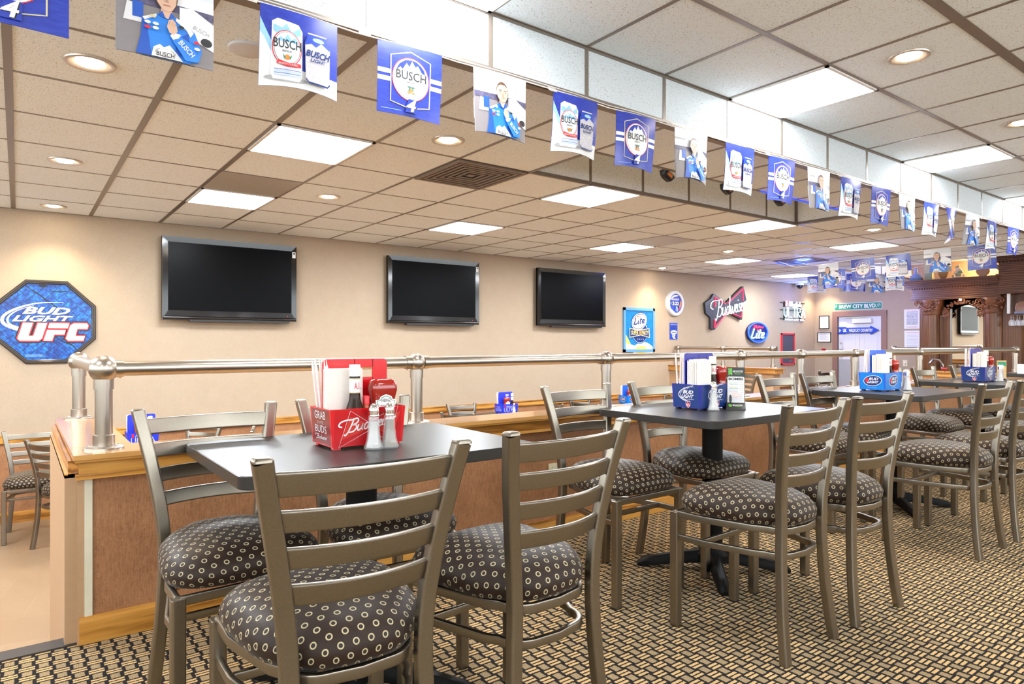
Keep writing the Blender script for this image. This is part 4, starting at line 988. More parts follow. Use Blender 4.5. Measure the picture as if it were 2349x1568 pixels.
def art_cans(c):
    c.rect(0, 0, FW, FH, FLAGBLUE); c.rect(0, 0, FW, .07, WHITEP)
    c.poly([(0, .07), (.045, .07), (.05, .14), (.02, .20), (0, .24)], LBLUE); c.poly([(0, .03), (.035, .05), (.04, .12), (.015, .17), (0, .19)], WHITEP)
    c.ell(.09, .03, .075, .012, GREY)
    o = [(.036, .045), (.045, .026), (.135, .022), (.146, .040), (.148, .215), (.134, .238), (.060, .246), (.040, .232)]
    c.poly(o, CANW); c.poly([(.040, .232), (.060, .246), (.134, .238), (.128, .228), (.060, .236)], LGREY)
    c.poly([(.046, .222), (.075, .215), (.09, .232), (.11, .205), (.138, .225), (.142, .20), (.12, .19), (.09, .212), (.06, .19), (.044, .20)], ICE)
    c.ell(.092, .142, .052, .066, REDP, n=32); c.ell(.092, .142, .049, .063, WHITEP, n=32); c.ell(.092, .142, .046, .060, DGREY, n=32); c.ell(.092, .142, .0445, .0585, CANW, n=32)
    c.poly([(.055, .165), (.07, .182), (.08, .172), (.094, .194), (.106, .176), (.12, .185), (.132, .165)], ICE)
    c.text('BUSCH', .044, .140, .098, .034, DGREY, 0, .012); c.text('BEER', .075, .127, .034, .007, DGREY)
    c.ell(.092, .108, .010, .010, ORANGE); c.poly([(.074, .120), (.086, .108), (.082, .100)], GREEN, False); c.poly([(.110, .120), (.102, .100), (.098, .108)], GREEN)
    c.poly([(.054, .082), (.092, .074), (.140, .076), (.138, .090), (.092, .088), (.060, .096)], REDP); c.text('BUSCH CLASSIC', .062, .079, .068, .007, WHITEP)
    for k in range(4): c.rect(.046, .038 + k * .007, .140, .040 + k * .007, ROYAL if k % 2 else ICE, bump=False)
    c.k += 1
    o2 = [(.156, .040), (.166, .026), (.238, .026), (.248, .040), (.250, .178), (.236, .202), (.232, .214), (.166, .216), (.162, .200), (.154, .180)]
    c.poly(o2, CANG); c.poly([(.155, .170), (.178, .180), (.196, .170), (.216, .190), (.248, .170), (.250, .178), (.236, .202), (.232, .214), (.166, .216), (.162, .200), (.154, .180)], ROYAL)
    c.ell(.204, .196, .022, .008, LBLUE); c.rect(.164, .212, .234, .217, LGREY)
    c.text('BUSCH', .156, .128, .094, .026, NAVY, .3, .03); c.text('LIGHT', .172, .110, .064, .014, NAVY, .3, .02); c.rect(.156, .104, .25, .105, GREY)
    random.seed(5)
    for k in range(40): c.ell(random.uniform(.160, .246), random.uniform(.034, .098), .0016, .0018, WHITEP, n=6, bump=False)
    c.k += 1; c.poly([(.156, .044), (.166, .030), (.238, .030), (.248, .044), (.248, .036), (.238, .024), (.166, .024), (.156, .036)], NAVY)
def art_driver(c):
    c.rect(0, 0, FW, FH, DRIV_SKY); c.rect(0, .185, FW, .225, DRIV_WALL); c.rect(0, .0, FW, .175, ASPH); c.rect(0, .222, .08, .232, GREY)
    c.rect(0, .160, FW, .185, CROWD); c.poly([(.02, .10), (.07, .10), (.075, .155), (.03, .16)], LGREY); c.rect(.045, .115, .075, .165, SUIT2)
    c.poly([(.18, .10), (FW, .06), (FW, .15), (.22, .185), (.18, .18)], DRIV_WALL); c.ell(.262, .085, .018, .014, DGREY); c.text('BUSCH', .22, .12, .05, .014, GREY, 0, 0, -.3)
    # torso in a racing suit, one fist at the collar
    c.poly([(.055, 0), (.068, .06), (.072, .118), (.112, .138), (.132, .146), (.158, .144), (.200, .128), (.226, .106), (.248, .05), (.238, .012), (.205, 0)], SUIT)
    c.poly([(.055, 0), (.068, .06), (.072, .118), (.082, .122), (.092, .05), (.098, 0)], SUIT2); c.poly([(.165, .005), (.17, .07), (.205, .1), (.215, .04)], SUIT2)
    c.poly([(.072, .118), (.112, .138), (.112, .130), (.078, .110)], WHITEP); c.poly([(.170, .140), (.205, .126), (.222, .104), (.212, .088), (.200, .108), (.168, .130)], WHITEP)
    c.poly([(.098, 0), (.104, .03), (.122, .042), (.134, .034), (.15, .045), (.172, .022), (.190, 0)], WHITEP)
    c.ell(.138, .016, .030, .014, GREY); c.poly([(.109, .006), (.168, .006), (.165, .018), (.15, .029), (.126, .029), (.111, .018)], WHITEP); c.text('BUSCH', .112, .004, .052, .014, DGREY, 0, .01)
    # neck, head
    c.poly([(.124, .132), (.124, .160), (.156, .160), (.160, .136), (.145, .128)], SKIN); c.poly([(.116, .136), (.128, .150), (.138, .128)], SUIT2, False); c.poly([(.164, .140), (.154, .152), (.146, .128)], SUIT2)
    c.ell(.140, .198, .033, .046, HAIR, n=24); c.poly([(.110, .205), (.116, .222), (.130, .230), (.152, .230), (.166, .220), (.170, .202), (.168, .178), (.158, .158), (.143, .150), (.128, .155), (.113, .176)], SKIN)
    c.ell(.108, .190, .004, .009, SKIN); 
    for ex in (.127, .155): c.rect(ex - .008, .203, ex + .008, .206, HAIR, False); c.ell(ex, .197, .006, .003, WHITEP); c.ell(ex, .197, .0026, .0028, DGREY)
    c.poly([(.140, .200), (.146, .180), (.136, .180)], flat('printed_skin_shade', (.42, .24, .17), .4)); c.rect(.130, .168, .152, .171, flat('printed_lips', (.45, .16, .13), .4))
    # arm and fist
    c.poly([(.238, .012), (.226, .006), (.196, .004), (.158, .058), (.160, .078), (.178, .080), (.218, .060)], SUIT); c.poly([(.150, .074), (.160, .086), (.182, .084), (.174, .070), (.158, .062)], WHITEP)
    c.poly([(.140, .100), (.146, .122), (.156, .128), (.166, .118), (.172, .092), (.160, .078), (.148, .082)], SKIN)
    for k in range(3): c.stroke([(.146 + k * .007, .108 - k * .002), (.152 + k * .007, .122 - k * .003)], .0014, MATS['printed_skin_shade'], bump=False)
    c.k += 1; c.text('BUSCH', .172, .055, .056, .018, WHITEP, 0, .02, -.75)
    for px, py, pm in ((.085, .10, WHITEP), (.085, .084, REDP), (.108, .100, LGREY), (.108, .086, WHITEP), (.10, .122, GOLD), (.228, .070, REDP), (.230, .050, WHITEP), (.182, .108, DGREY)): c.ell(px, py, .009, .005, pm, n=12, bump=False)
ARTS = {'logo': art_logo, 'cans': art_cans, 'driver': art_driver}
def slice_x(mb, xs):
    import bmesh
    bm = bmesh.new(); vs = [bm.verts.new(v) for v in mb.v]
    for f, mi in zip(mb.f, mb.mi):
        try: q = bm.faces.new([vs[i] for i in f]); q.material_index = mi
        except ValueError: pass
    for axis, vals in ((0, xs), (2, [-.24, -.19, -.14, -.09, -.04])):
        for x in vals:
            no = (1, 0, 0) if axis == 0 else (0, 0, 1); co = (x, 0, 0) if axis == 0 else (0, 0, x)
            bmesh.ops.bisect_plane(bm, geom=bm.verts[:] + bm.edges[:] + bm.faces[:], plane_co=co, plane_no=no, dist=1e-6)
    return bm
def make_banner(art, bend, tw, curl, hung=(0, 0, 0), rz=0.0, label='', group='', tilt=0.0):
    mb = MB(); c = Canvas(mb, (-FW / 2, 0, -FH), (1, 0, 0), (0, 0, 1), .0006); ARTS[art](c)
    cb = Canvas(mb, (FW / 2, .0008, -FH), (-1, 0, 0), (0, 0, 1), .0006); ARTS[art](cb)
    bm = slice_x(mb, [-.12, -.09, -.06, -.03, 0, .03, .06, .09, .12])
    for v in bm.verts:
        x, y, z = v.co; u = x / (FW / 2); d = -z / FH
        y += bend * (u * u - .33) * (.25 + .75 * d) + tw * u * d + curl * d * d
        z += abs(curl) * .25 * d * d + bend * .5 * d * d * (1 - u * u)
        v.co = (x * (1 - .25 * abs(bend)), y, z)
    me = bpy.data.meshes.new('beer_banner'); bm.to_mesh(me); bm.free()
    for m in mb.mats: me.materials.append(m)
    me.polygons.foreach_set('use_smooth', [True] * len(me.polygons))
    o = bpy.data.objects.new('beer_banner', me); COL.objects.link(o); o.location = hung; o.rotation_euler = (0, tilt, rz)
    return tag(o, label, 'banner', group)
GB = 'beer banners on the string along the soffit'
seq = ['logo', 'driver', 'cans']
XB = [-.02, .385, .822, 1.272, 1.72, 2.175, 2.60, 3.055, 3.52, 3.975, 4.435, 4.89, 5.36, 5.81, 6.29, 6.73, 7.21, 7.72, 8.32]
what = {'logo': 'blue banner with round beer crest and number four', 'driver': 'banner printed with a racing driver in blue', 'cans': 'banner printed with two beer cans'}
where = ['cut off at the top left corner', 'head above the view', 'third on the soffit string', 'fourth on the soffit string', 'fifth on the soffit string',
         'sixth on the soffit string', 'seventh along', 'eighth along, in front of the recess', 'ninth along, in front of the recess', 'tenth along, near the recess corner',
         'eleventh along, covering the recess corner', 'twelfth along, just past the recess', 'thirteenth along the string', 'fourteenth along', 'fifteenth along', 'sixteenth along, narrow and bent',
         'seventeenth along', 'eighteenth along', 'last one at the right edge']
random.seed(11)
for i, x in enumerate(XB):
    a = seq[i % 3]
    bend = [.0, .004, .022, .006, .012, .022, .016, .022, .014, .012, .012, .02, .012, .01, .02, .04, .012, .03, .012][i]
    make_banner(a, bend, random.uniform(-.014, .014) if i != 15 else .07, random.uniform(-.012, .018), (x, 2.385, 2.262 + (.006 if i < 2 else 0)), random.uniform(-.06, .06), what[a] + ', ' + where[i], GB)
b = MB(); pts = []
for i, x in enumerate([-1.2] + XB + [9.2]):
    pts.append((x, 2.392, 2.266))
    if i < len(XB): pts.append((x + .22, 2.392, 2.258 + .004 * (i % 3)))
b.tube(pts, .0028, VINYLS, 6); b.tube([(x, y - .004, z + .010) for x, y, z in pts], .0018, VINYLS, 5)
tag(b.build('banner_string'), 'clear plastic banner string running along the soffit edge', 'string')
b = MB()
for k, x in enumerate((-.5, .62, 1.05, 2.0, 2.85, 3.8, 4.7, 5.6, 6.5, 7.4)): b.add([(x, 2.40, 2.284), (x + .05, 2.40, 2.284), (x + .05, 2.385, 2.255), (x, 2.385, 2.255)], [(0, 1, 2, 3), (3, 2, 1, 0)], VINYLS)
o = tag(b.build('sticky_tape'), 'clear tape strips holding the banner string to the soffit', 'tape'); o['kind'] = 'stuff'
# second string crosses the far end of the room
GC = 'beer banners on the crossing string'
second = [(8.15, 2.62, 2.093, 'logo', 'above the back bar, right end'), (8.15, 3.04, 2.10, 'driver', 'above the middle of the carved back bar'), (8.15, 3.445, 2.084, 'cans', 'above the left end of the carved back bar'),
          (8.15, 3.85, 2.075, 'logo', 'above the green street sign'), (8.15, 4.27, 2.05, 'driver', 'left of the green street sign')]
for x, y, z, a, wh in second:
    make_banner(a, .01, random.uniform(-.02, .02), .01, (x, y, z), radians(-90) + random.uniform(-.1, .1), what[a] + ', ' + wh, GC, tilt=random.uniform(-.06, .09)).scale = (.92, .92, .92)
b = MB(); b.tube([(8.15, 2.45, 2.15), (8.15, 2.62, 2.096), (8.15, 3.04, 2.103), (8.15, 3.445, 2.087), (8.15, 3.85, 2.078), (8.15, 4.27, 2.053), (8.5, 4.9, 2.09), (9.05, 5.5, 2.27)], .004, VINYLS, 6)
tag(b.build('banner_string'), 'pale string crossing the far end of the room with five banners', 'string')
GD = 'dark small banners on the farthest string'
third = [(9.6, 4.92, 2.14, 'logo', -.75, 'dark crest banner under the blue vent'), (10.7, 5.80, 2.17, 'cans', -1.2, 'brown lit can banner behind the driver banner'), (10.9, 5.36, 2.18, 'driver', -1.25, 'second brown banner behind the driver banner'),
         (10.6, 5.10, 2.15, 'logo', -.85, 'dark crest banner between the two big far banners'), (10.8, 4.88, 2.12, 'driver', -.80, 'narrow dark driver banner under the far crest banner'), (10.9, 4.65, 2.15, 'cans', -.80, 'narrow dark can banner right of the far crest banner')]
for x, y, z, a, r, lab in third: make_banner(a, .03, .02, .0, (x, y, z), r + pi * 0, lab, GD)
b = MB(); b.tube([(9.3, 5.4, 2.27), (9.6, 4.92, 2.145), (10.1, 5.3, 2.2), (10.7, 5.80, 2.175), (10.9, 5.36, 2.185), (10.6, 5.10, 2.155), (10.8, 4.88, 2.125), (10.9, 4.65, 2.155), (11.1, 4.2, 2.25)], .004, VINYLS, 6)
tag(b.build('banner_string'), 'farthest string holding the small dark banners', 'string')
# dark reflector lamps on the coffer's near edge and a blue strip
GL = 'dark clip lamps at the recess'
for k, (x, lab) in enumerate([(3.72, 'dark red-lit clip lamp at the recess, left of the ceiling banners'), (4.42, 'dark red-lit clip lamp behind the driver banner at the recess'), (5.15, 'dark clip lamp near the blue strip of the recess')]):
    t = thing('clip_lamp', lab, 'lamp', (x, CY0 + .05, ZL - .005), 0, GL)
    b = MB(M=Matrix.Rotation(radians(25), 4, 'Y')); b.loft([[(xx, yy, z) for xx, yy in rrect(w, d, .01)] for w, d, z in ((.10, .05, 0), (.12, .06, -.012), (.09, .045, -.045), (.06, .03, -.055))], BLACK); b.build('shade', t)
    b = MB(M=Matrix.Rotation(radians(25), 4, 'Y')); b.box(-.025, .025, -.032, -.028, -.035, -.012, ORANGE); b.build('red_lens', t)
b = MB(); b.tube([(4.75, CY0 - .03, ZL - .012), (6.3, CY0 - .03, ZL - .012)], .004, NEONBD, 6); tag(b.build('blue_glow_line'), 'thin blue light strip on the near edge of the ceiling recess', 'light tube')

# ================================================================ TELEVISIONS
def tv(x0, x1, z0, z1, yf, label):
    w, h = x1 - x0, z1 - z0; t = thing('television', label, 'television', ((x0 + x1) / 2, yf, (z0 + z1) / 2), 0, 'wall mounted televisions')
    W, H = w / 2, h / 2; ax = .055; at = .055; ab = .095
    b = MB()
    # bezel built as four mitred bars round the screen
    O = [(-W, -H), (W, -H), (W, H), (-W, H)]; I = [(-W + ax, -H + ab), (W - ax, -H + ab), (W - ax, H - at), (-W + ax, H - at)]
    for k in range(4):
        a, c, d, e = O[k], O[(k + 1) % 4], I[(k + 1) % 4], I[k]
        b.add([(p[0], 0.004, p[1]) for p in (a, c)] + [(p[0], .010, p[1]) for p in (d, e)] + [(p[0], .05, p[1]) for p in (a, c)], [(0, 1, 2, 3), (4, 5, 1, 0)], GLOSSBLK)
    b.box(-W, W, .03, .06, -H, H, BLACK)
    b.build('bezel', t)
    b = MB(); b.box(-W + ax, W - ax, .0085, .02, -H + ab, H - at, SCREEN); b.build('screen', t)
    b = MB(); b.tube([(-W + .01, .004, -H + .022), (W - .01, .004, -H + .022)], .016, GLOSSBLK, 10); b.build('lower_bar', t)
    b = MB(); b.box(-W + .25, W - .08, .004, .05, -H - .018, -H + .002, BLACK); b.box(W - .105, W - .10, .0035, .006, -H + .055, -H + .060, NEONR); b.build('speaker_strip', t)
    b = MB(); b.box(W - .048, W - .012, .0015, .005, H - .13, H - .065, WHITEP)
    c = Canvas(b, (W - .046, .0012, H - .13), (1, 0, 0), (0, 0, 1)); c.rect(.006, .04, .028, .058, DGREY); c.rect(.004, .025, .028, .029, GREY); c.rect(.004, .012, .028, .016, GREY); b.build('price_sticker', t)
    b = MB(); b.box(-.25, .25, .06, YW - yf - .001, -.18, .18, BLACK); b.build('wall_bracket', t)
tv(1.155, 2.508, 1.297, 2.140, 7.40, 'leftmost wall television with black glossy frame, right of the octagonal sign')
tv(3.64, 4.98, 1.303, 2.139, 7.40, 'middle one of the three wall televisions')
tv(6.01, 7.365, 1.307, 2.146, 7.40, 'rightmost of the three wall televisions, left of the blue poster')

# ================================================================ WALL SIGNS
# octagonal mirror sign
OX, OZ, OR = .213, 1.257, .41
t = thing('octagon_sign', 'octagonal framed beer sign with blue mesh print left of the televisions', 'sign', (OX, YW, OZ))
def octo(R): return [(R / cos(pi / 8) * cos(pi / 8 + pi / 4 * k), R / cos(pi / 8) * sin(pi / 8 + pi / 4 * k)) for k in range(8)]
FRM = flat('bronze_black_frame', (.035, .026, .02), .25)
b = MB(); prof = [(.386, 0), (.386, .018), (.378, .026), (.368, .026), (.364, .020), (.356, .020), (.350, .014), (.350, .004)]
rings = [[(x, -y, z) for x, z in octo(r)] for r, y in prof]
b.loft([r[::-1] for r in rings], FRM, closed=False, caps=False, smooth=False); b.build('frame', t)
b = MB(); c = Canvas(b, (0, -.006, 0), (1, 0, 0), (0, 0, 1), .0008); c.poly(octo(.352), mk_octagon_art())
for ln in ([(-.18, .34), (-.08, .27), (.0, .20), (.10, .12), (.17, .06)], [(.05, -.12), (.12, -.18), (.20, -.22), (.24, -.28)], [(-.33, .02), (-.2, -.06), (-.1, -.10)], [(.02, .29), (.1, .285), (.2, .30)]): c.stroke(ln, .010, BLACK, bump=False, taper=lambda u: .4 + .6 * sin(pi * u))
c.ell(-.03, .335, .035, .014, BLACK)
c.stroke([(.13, .185), (-.05, .175), (-.20, .13), (-.31, .06), (-.325, -.01), (-.25, -.06), (-.12, -.095), (-.04, -.105)], .026, WHITEP, taper=lambda u: min(1, .1 + 1.8 * u) * min(1, .25 + 3 * (1 - u)))
c.stroke([(-.10, .15), (-.22, .10), (-.285, .04), (-.28, -.02), (-.2, -.06), (-.08, -.09)], .016, WHITEP, taper=lambda u: min(1, .1 + 2 * u))
for dx, m_ in ((.004, NAVY), (0, WHITEP)): c.text('BUD', -.185 + dx, .068 - dx, .365, .068, m_, .35, .035); c.text('LIGHT', -.26 + dx, .0 - dx, .465, .058, m_, .35, .03)
sh = .12
def ufc(c, grow, m):
    k = grow; S = lambda pts: [(x + y * .28, y - .175) for x, y in pts]
    U_ = [(-.135, .165), (-.060, .165), (-.060, .045), (-.022, .045), (-.022, .165), (.050, .165), (.050, .02), (.030, 0), (-.112, 0), (-.135, .02)]
    F1 = [(.068, .118), (.225, .118), (.225, .165), (.068, .165)]; F2 = [(.068, 0), (.135, 0), (.135, .058), (.215, .058), (.215, .100), (.068, .100)]
    C_ = [(.262, 0), (.385, 0), (.385, .045), (.312, .045), (.305, .055), (.305, .112), (.385, .112), (.385, .145), (.368, .165), (.262, .165), (.238, .145), (.238, .02)]
    for P in (U_, F1, F2, C_):
        P = [((x - .125) * .98 + .03, y) for x, y in P]
        if k: c.stroke(S(P), k, m, closed=True, smooth=False, bump=False)
        c.poly(S(P), m, bump=False)
    c.k += 1
ufc(c, .040, BLACK); ufc(c, .020, REDP); ufc(c, 0, LGREY)
for k in range(4): c.rect(-.16, -.322 + k * .006, -.16 + .15 - .02 * (k % 2), -.3205 + k * .006, LBLUE, bump=False)
b.build('printed_mirror', t)
# framed poster
t = thing('framed_poster', 'blue framed beer poster right of the televisions', 'poster', (8.245, YW, 1.27))
PBL = flat('poster_frame_blue', (.10, .28, .52), .35); b = MB(); W, H = .375, .365
for r in ((-W, W, -H, -H + .045), (-W, W, H - .045, H), (-W, -W + .045, -H, H), (W - .045, W, -H, H)): b.box(r[0], r[1], -.025, 0, r[2], r[3], PBL)
b.build('frame', t)
b = MB(); c = Canvas(b, (0, -.008, 0), (1, 0, 0), (0, 0, 1), .0008); c.rect(-.33, -.32, .33, .32, mk_blueprint('poster_blue', (.006, .04, .30), (.01, .33, .62)))
c.ell(.1, -.36, .25, .16, flat('foam_cream', (.80, .74, .55), .4)); c.poly([(-.33, -.32), (.33, -.32), (.33, -.27), (.1, -.20), (-.1, -.26), (-.2, -.24), (-.33, -.06)], MATS['foam_cream']); c.poly([(-.33, -.06), (-.25, -.16), (-.2, -.24), (-.28, -.24), (-.33, -.2)], YELLOW); c.ell(.05, -.33, .16, .06, YELLOW)
c.ell(.02, -.03, .20, .20, NAVY); c.ell(.02, -.03, .19, .19, LBLUE); c.ell(.02, -.04, .18, .17, NAVY); c.ell(.0, .14, .20, .145, NAVY, .35); c.ell(.0, .14, .19, .135, LGREY, .35); c.ell(.0, .14, .175, .12, NAVY, .35); c.ell(.0, .14, .165, .11, WHITEP, .35)
c.script([[(x, y) for x, y in st] for st in LITE], -.125, .09, .13, .10, .022, NAVY, .3, .12); c.text('Miller', -.06, .20, .12, .035, ORANGE, .4, .01, .15)
c.poly([(-.24, .03), (-.02, 0), (.24, .03), (.25, -.13), (.03, -.09), (-.24, -.13)], GOLD); c.poly([(-.225, .015), (-.02, -.015), (.225, .015), (.235, -.115), (.03, -.078), (-.225, -.115)], NAVY)
c.text('SUPER', -.20, -.085, .17, .075, YELLOW, 0, .02); c.text('PARTY', .05, -.085, .17, .075, YELLOW, 0, .02); c.ell(.012, -.045, .022, .045, ORANGE); c.text('2 0 1 0', -.06, -.165, .16, .02, GOLD)
b.build('poster_print', t)
# clock
t = thing('wall_clock', 'round white rimmed digital beer clock showing two twenty-two', 'clock', (9.13, YW, 1.738)); b = MB()
b.lathe([(.222, 0), (.222, -.035), (.212, -.06), (.19, -.068), (.168, -.06), (.165, -.03)][::-1], OFFW if False else LGREY, 40, axis='y'); b.build('rim', t)
b = MB(); c = Canvas(b, (0, -.04, 0), (1, 0, 0), (0, 0, 1), .0015); c.ell(0, 0, .17, .17, ROYAL, n=36); c.stroke([(-.13, .06), (-.05, .12), (.08, .14)], .03, WHITEP, taper=lambda u: .2 + .8 * sin(pi * u)); c.stroke([(-.11, -.1), (-.05, -.14), (.0, -.155)], .01, WHITEP)
c.text('DRINKABILITY', -.10, .055, .20, .032, WHITEP, 0, .02); c.rect(-.15, -.035, .09, .035, NAVY); c.text('8', -.145, -.028, .035, .056, LBLUE, .1)
c.text('2:22', -.095, -.030, .17, .06, emit('clock_digits', (.8, .9, 1), .25), .1, .02); c.poly([(.10, -.10), (.14, -.04), (.15, .03), (.12, .05), (.09, -.05)], ORANGE); c.poly([(.04, -.13), (.10, -.10), (.12, -.06), (.07, -.09)], REDP); c.stroke([(.0, -.13), (.01, -.06), (.04, -.09), (.03, -.14)], .02, LBLUE)
b.build('dial', t)
# small blue metal sign
t = box(9.025, 9.225, YW - .008, YW, 1.115, 1.403, ROYAL); c = Canvas(t, (9.125, YW - .0081, 1.259), (1, 0, 0), (0, 0, 1), .0006); c.text('PARKING FOR', -.08, .105, .16, .018, WHITEP); c.text('WILDCAT', -.075, .07, .15, .026, DGREY, 0, .02); c.text('FANS ONLY', -.075, .035, .15, .026, DGREY, 0, .02); c.ell(0, -.02, .085, .035, WHITEP); c.rect(-.06, -.03, .06, -.012, ROYAL)
c.text('U', -.045, -.115, .062, .075, WHITEP, 0, .06); c.text('K', -.01, -.135, .062, .07, WHITEP, 0, .06)
tag(t.build('parking_sign'), 'small blue metal sign with white letters below the round clock', 'sign')
# bow tie neon
t = thing('neon_sign', 'tilted bow tie neon sign with white script and red outline', 'neon sign', (10.60, YW, 1.712)); R_ = Matrix.Rotation(-.17, 4, 'Y')
b = MB(M=R_); S = .55
P = [(-.62, .50), (0, .17), (1.0, .50), (.92, .0), (.78, -.50), (0, -.17), (-.9, -.52), (-.75, -.18), (-1.12, .0), (-1.08, .3)]
P = [(-.62, .46), (-.05, .13), (.98, .50), (1.08, .10), (.90, .02), (.72, -.44), (0, -.12), (-.80, -.52), (-.98, -.46), (-.92, -.16), (-1.12, -.02), (-1.12, .26), (-.80, .34)]
oo = [(x * S * 1.04, y * S * 1.2) for x, y in P]
mb_ = MB(M=R_ @ Matrix.Rotation(pi / 2, 4, 'X')); mb_.prism(oo, .012, .055, DGREY, .006); mb_.build('backing', t)
def neon(pts, r, m, mb): mb.tube([(x, y, z) for x, y, z in pts], r, m, 8, up=(0, 1, 0))
b = MB(M=R_)
for seg in ([(-.66, .10), (-.60, .36), (-.12, .12)], [(.02, .12), (.92, .44), (.87, .10)], [(.80, -.10), (.68, -.36), (0, -.12), (-.80, -.46), (-.74, -.24)]): neon([(x * S * 1.04, -.068, y * S * 1.2) for x, y in seg], .009, NEONR, b)
b.build('red_outline_tube', t)
b = MB(M=R_)
for st in BUD:
    if len(st) < 3: st = [st[0], ((st[0][0] + st[1][0]) / 2, (st[0][1] + st[1][1]) / 2), st[1]]
    q = spline([(x + y * .25, y) for x, y in st], 4); neon([((x - 1.78) * .200, -.070, (y - .42) * .30) for x, y in q], .0075, NEONW, b)
b.build('white_script_tube', t)
# round blue neon
t = thing('neon_sign', 'round blue neon sign with red script on top, below the bow tie neon', 'neon sign', (11.585, YW, 1.255))
b = MB(M=Matrix.Rotation(pi / 2, 4, 'X')); b.prism([(.345 * cos(a * pi / 20), .205 * sin(a * pi / 20)) for a in range(40)], .01, .05, flat('neon_back_blue', (.005, .01, .10), .3), .005); b.build('backing', t)
b = MB(); neon([(.325 * cos(a * pi / 20), -.062, .19 * sin(a * pi / 20)) for a in range(41)], .013, NEONB, b)
neon([(.29 * cos(a * pi / 20) + .0, -.062, .16 * sin(a * pi / 20)) for a in range(26, 41)], .007, NEONBD, b); b.build('blue_ring_tube', t)
b = MB()
for st in LITE:
    q = spline(st, 4) if len(st) > 2 else st; neon([((x + y * .3 - 1.05) * .22, -.066, y * .17 - .105) for x, y in q], .014, NEONC, b)
b.build('script_tube', t)
b = MB(); q = spline([(-.15, .08), (-.12, .14), (-.09, .09), (-.06, .14), (-.04, .09), (0, .10), (.03, .13), (.05, .09), (.09, .12), (.13, .09), (.17, .12)], 4); neon([(x, -.066, y) for x, y in q], .009, NEONR, b)
neon([(-.05, -.066, .06), (.0, -.066, .05), (.05, -.066, .06)], .006, NEONR, b); b.build('red_script_tube', t)
# ultra neon
t = thing('neon_sign', 'bright white and blue ultra neon sign by the far corner', 'neon sign', (12.88, YW, 1.68))
b = MB()
for z in (.20, .05, -.13): b.box(-.46, .46, -.03, -.02, z - .008, z + .008, BLACK)
for x in (-.3, .3): b.box(x - .01, x + .01, -.03, 0, -.16, .22, BLACK)
b.build('wire_frame', t)
b = MB()
for i, ch in enumerate('ULTRA'):
    x0 = -.38 + i * .165; S_ = {'U': [[(0, .2), (0, .05), (.06, 0), (.12, .05), (.12, .2)]], 'L': [[(0, .2), (0, 0), (.12, 0)]], 'T': [[(0, .2), (.14, .2)], [(.07, .2), (.07, 0)]], 'R': [[(0, 0), (0, .2), (.11, .19), (.11, .11), (.01, .10), (.12, 0)]], 'A': [[(0, 0), (.07, .2), (.14, 0)], [(.03, .07), (.11, .07)]]}[ch]
    for st in S_:
        neon([(x0 + x, -.06, y - .10) for x, y in st], .010, NEONC, b)
b.build('letter_tube', t)
b = MB(); q = spline([(-.20, .13), (-.17, .22), (-.13, .13), (-.09, .22), (-.06, .13), (-.02, .17), (.0, .13), (.04, .18), (.06, .13), (.1, .22), (.11, .13), (.16, .17), (.18, .13), (.22, .22), (.23, .13), (.28, .16)], 4); neon([(x, -.06, y) for x, y in q], .012, emit('neon_ice', (.55, .65, 1), .45), b); b.build('script_tube', t)
b = MB(); b.box(-.30, -.27, -.07, -.05, .13, .23, NEONW); b.box(-.26, -.23, -.07, -.05, .13, .23, NEONR); b.build('ribbon_light', t)
b = MB(); c = Canvas(b, (0, -.06, 0), (1, 0, 0), (0, 0, 1), .001); c.text('SUPERIOR LIGHT BEER', -.36, -.165, .74, .035, MATS['neon_ice'], 0, .02); b.build('small_lettering', t)
for nm, loc, col, pw in (('neon_glow', (12.75, 7.0, 2.0), (.18, .26, 1.0), 1.8), ('neon_glow', (12.8, 7.15, 1.45), (.35, .85, 1.0), .35), ('neon_glow', (9.4, 5.3, 2.15), (.15, .25, 1.0), 2)):
    ld = bpy.data.lights.new(nm, 'POINT'); ld.energy = pw; ld.color = col; ld.shadow_soft_size = .12; lo = bpy.data.objects.new(nm, ld); COL.objects.link(lo); lo.location = loc
# red framed blackboard
t = thing('menu_board', 'narrow blackboard with red frame below the ultra neon sign', 'board', (12.72, YW, .925)); b = MB(); W, H = .245, .325
for r in ((-W, W, -H, -H + .03), (-W, W, H - .03, H), (-W, -W + .03, -H, H), (W - .03, W, -H, H)): b.box(r[0], r[1], -.025, 0, r[2], r[3], REDP)
b.build('frame', t); b = MB(); b.box(-W + .03, W - .03, -.012, 0, -H + .03, H - .03, flat('slate', (.05, .05, .075), .5)); c = Canvas(b, (0, -.0125, 0), (1, 0, 0), (0, 0, 1), .001); c.rect(.1, -.22, .18, -.16, DKRED); c.text('SPECIALS', .04, -.26, .15, .02, GREY); b.build('slate', t)

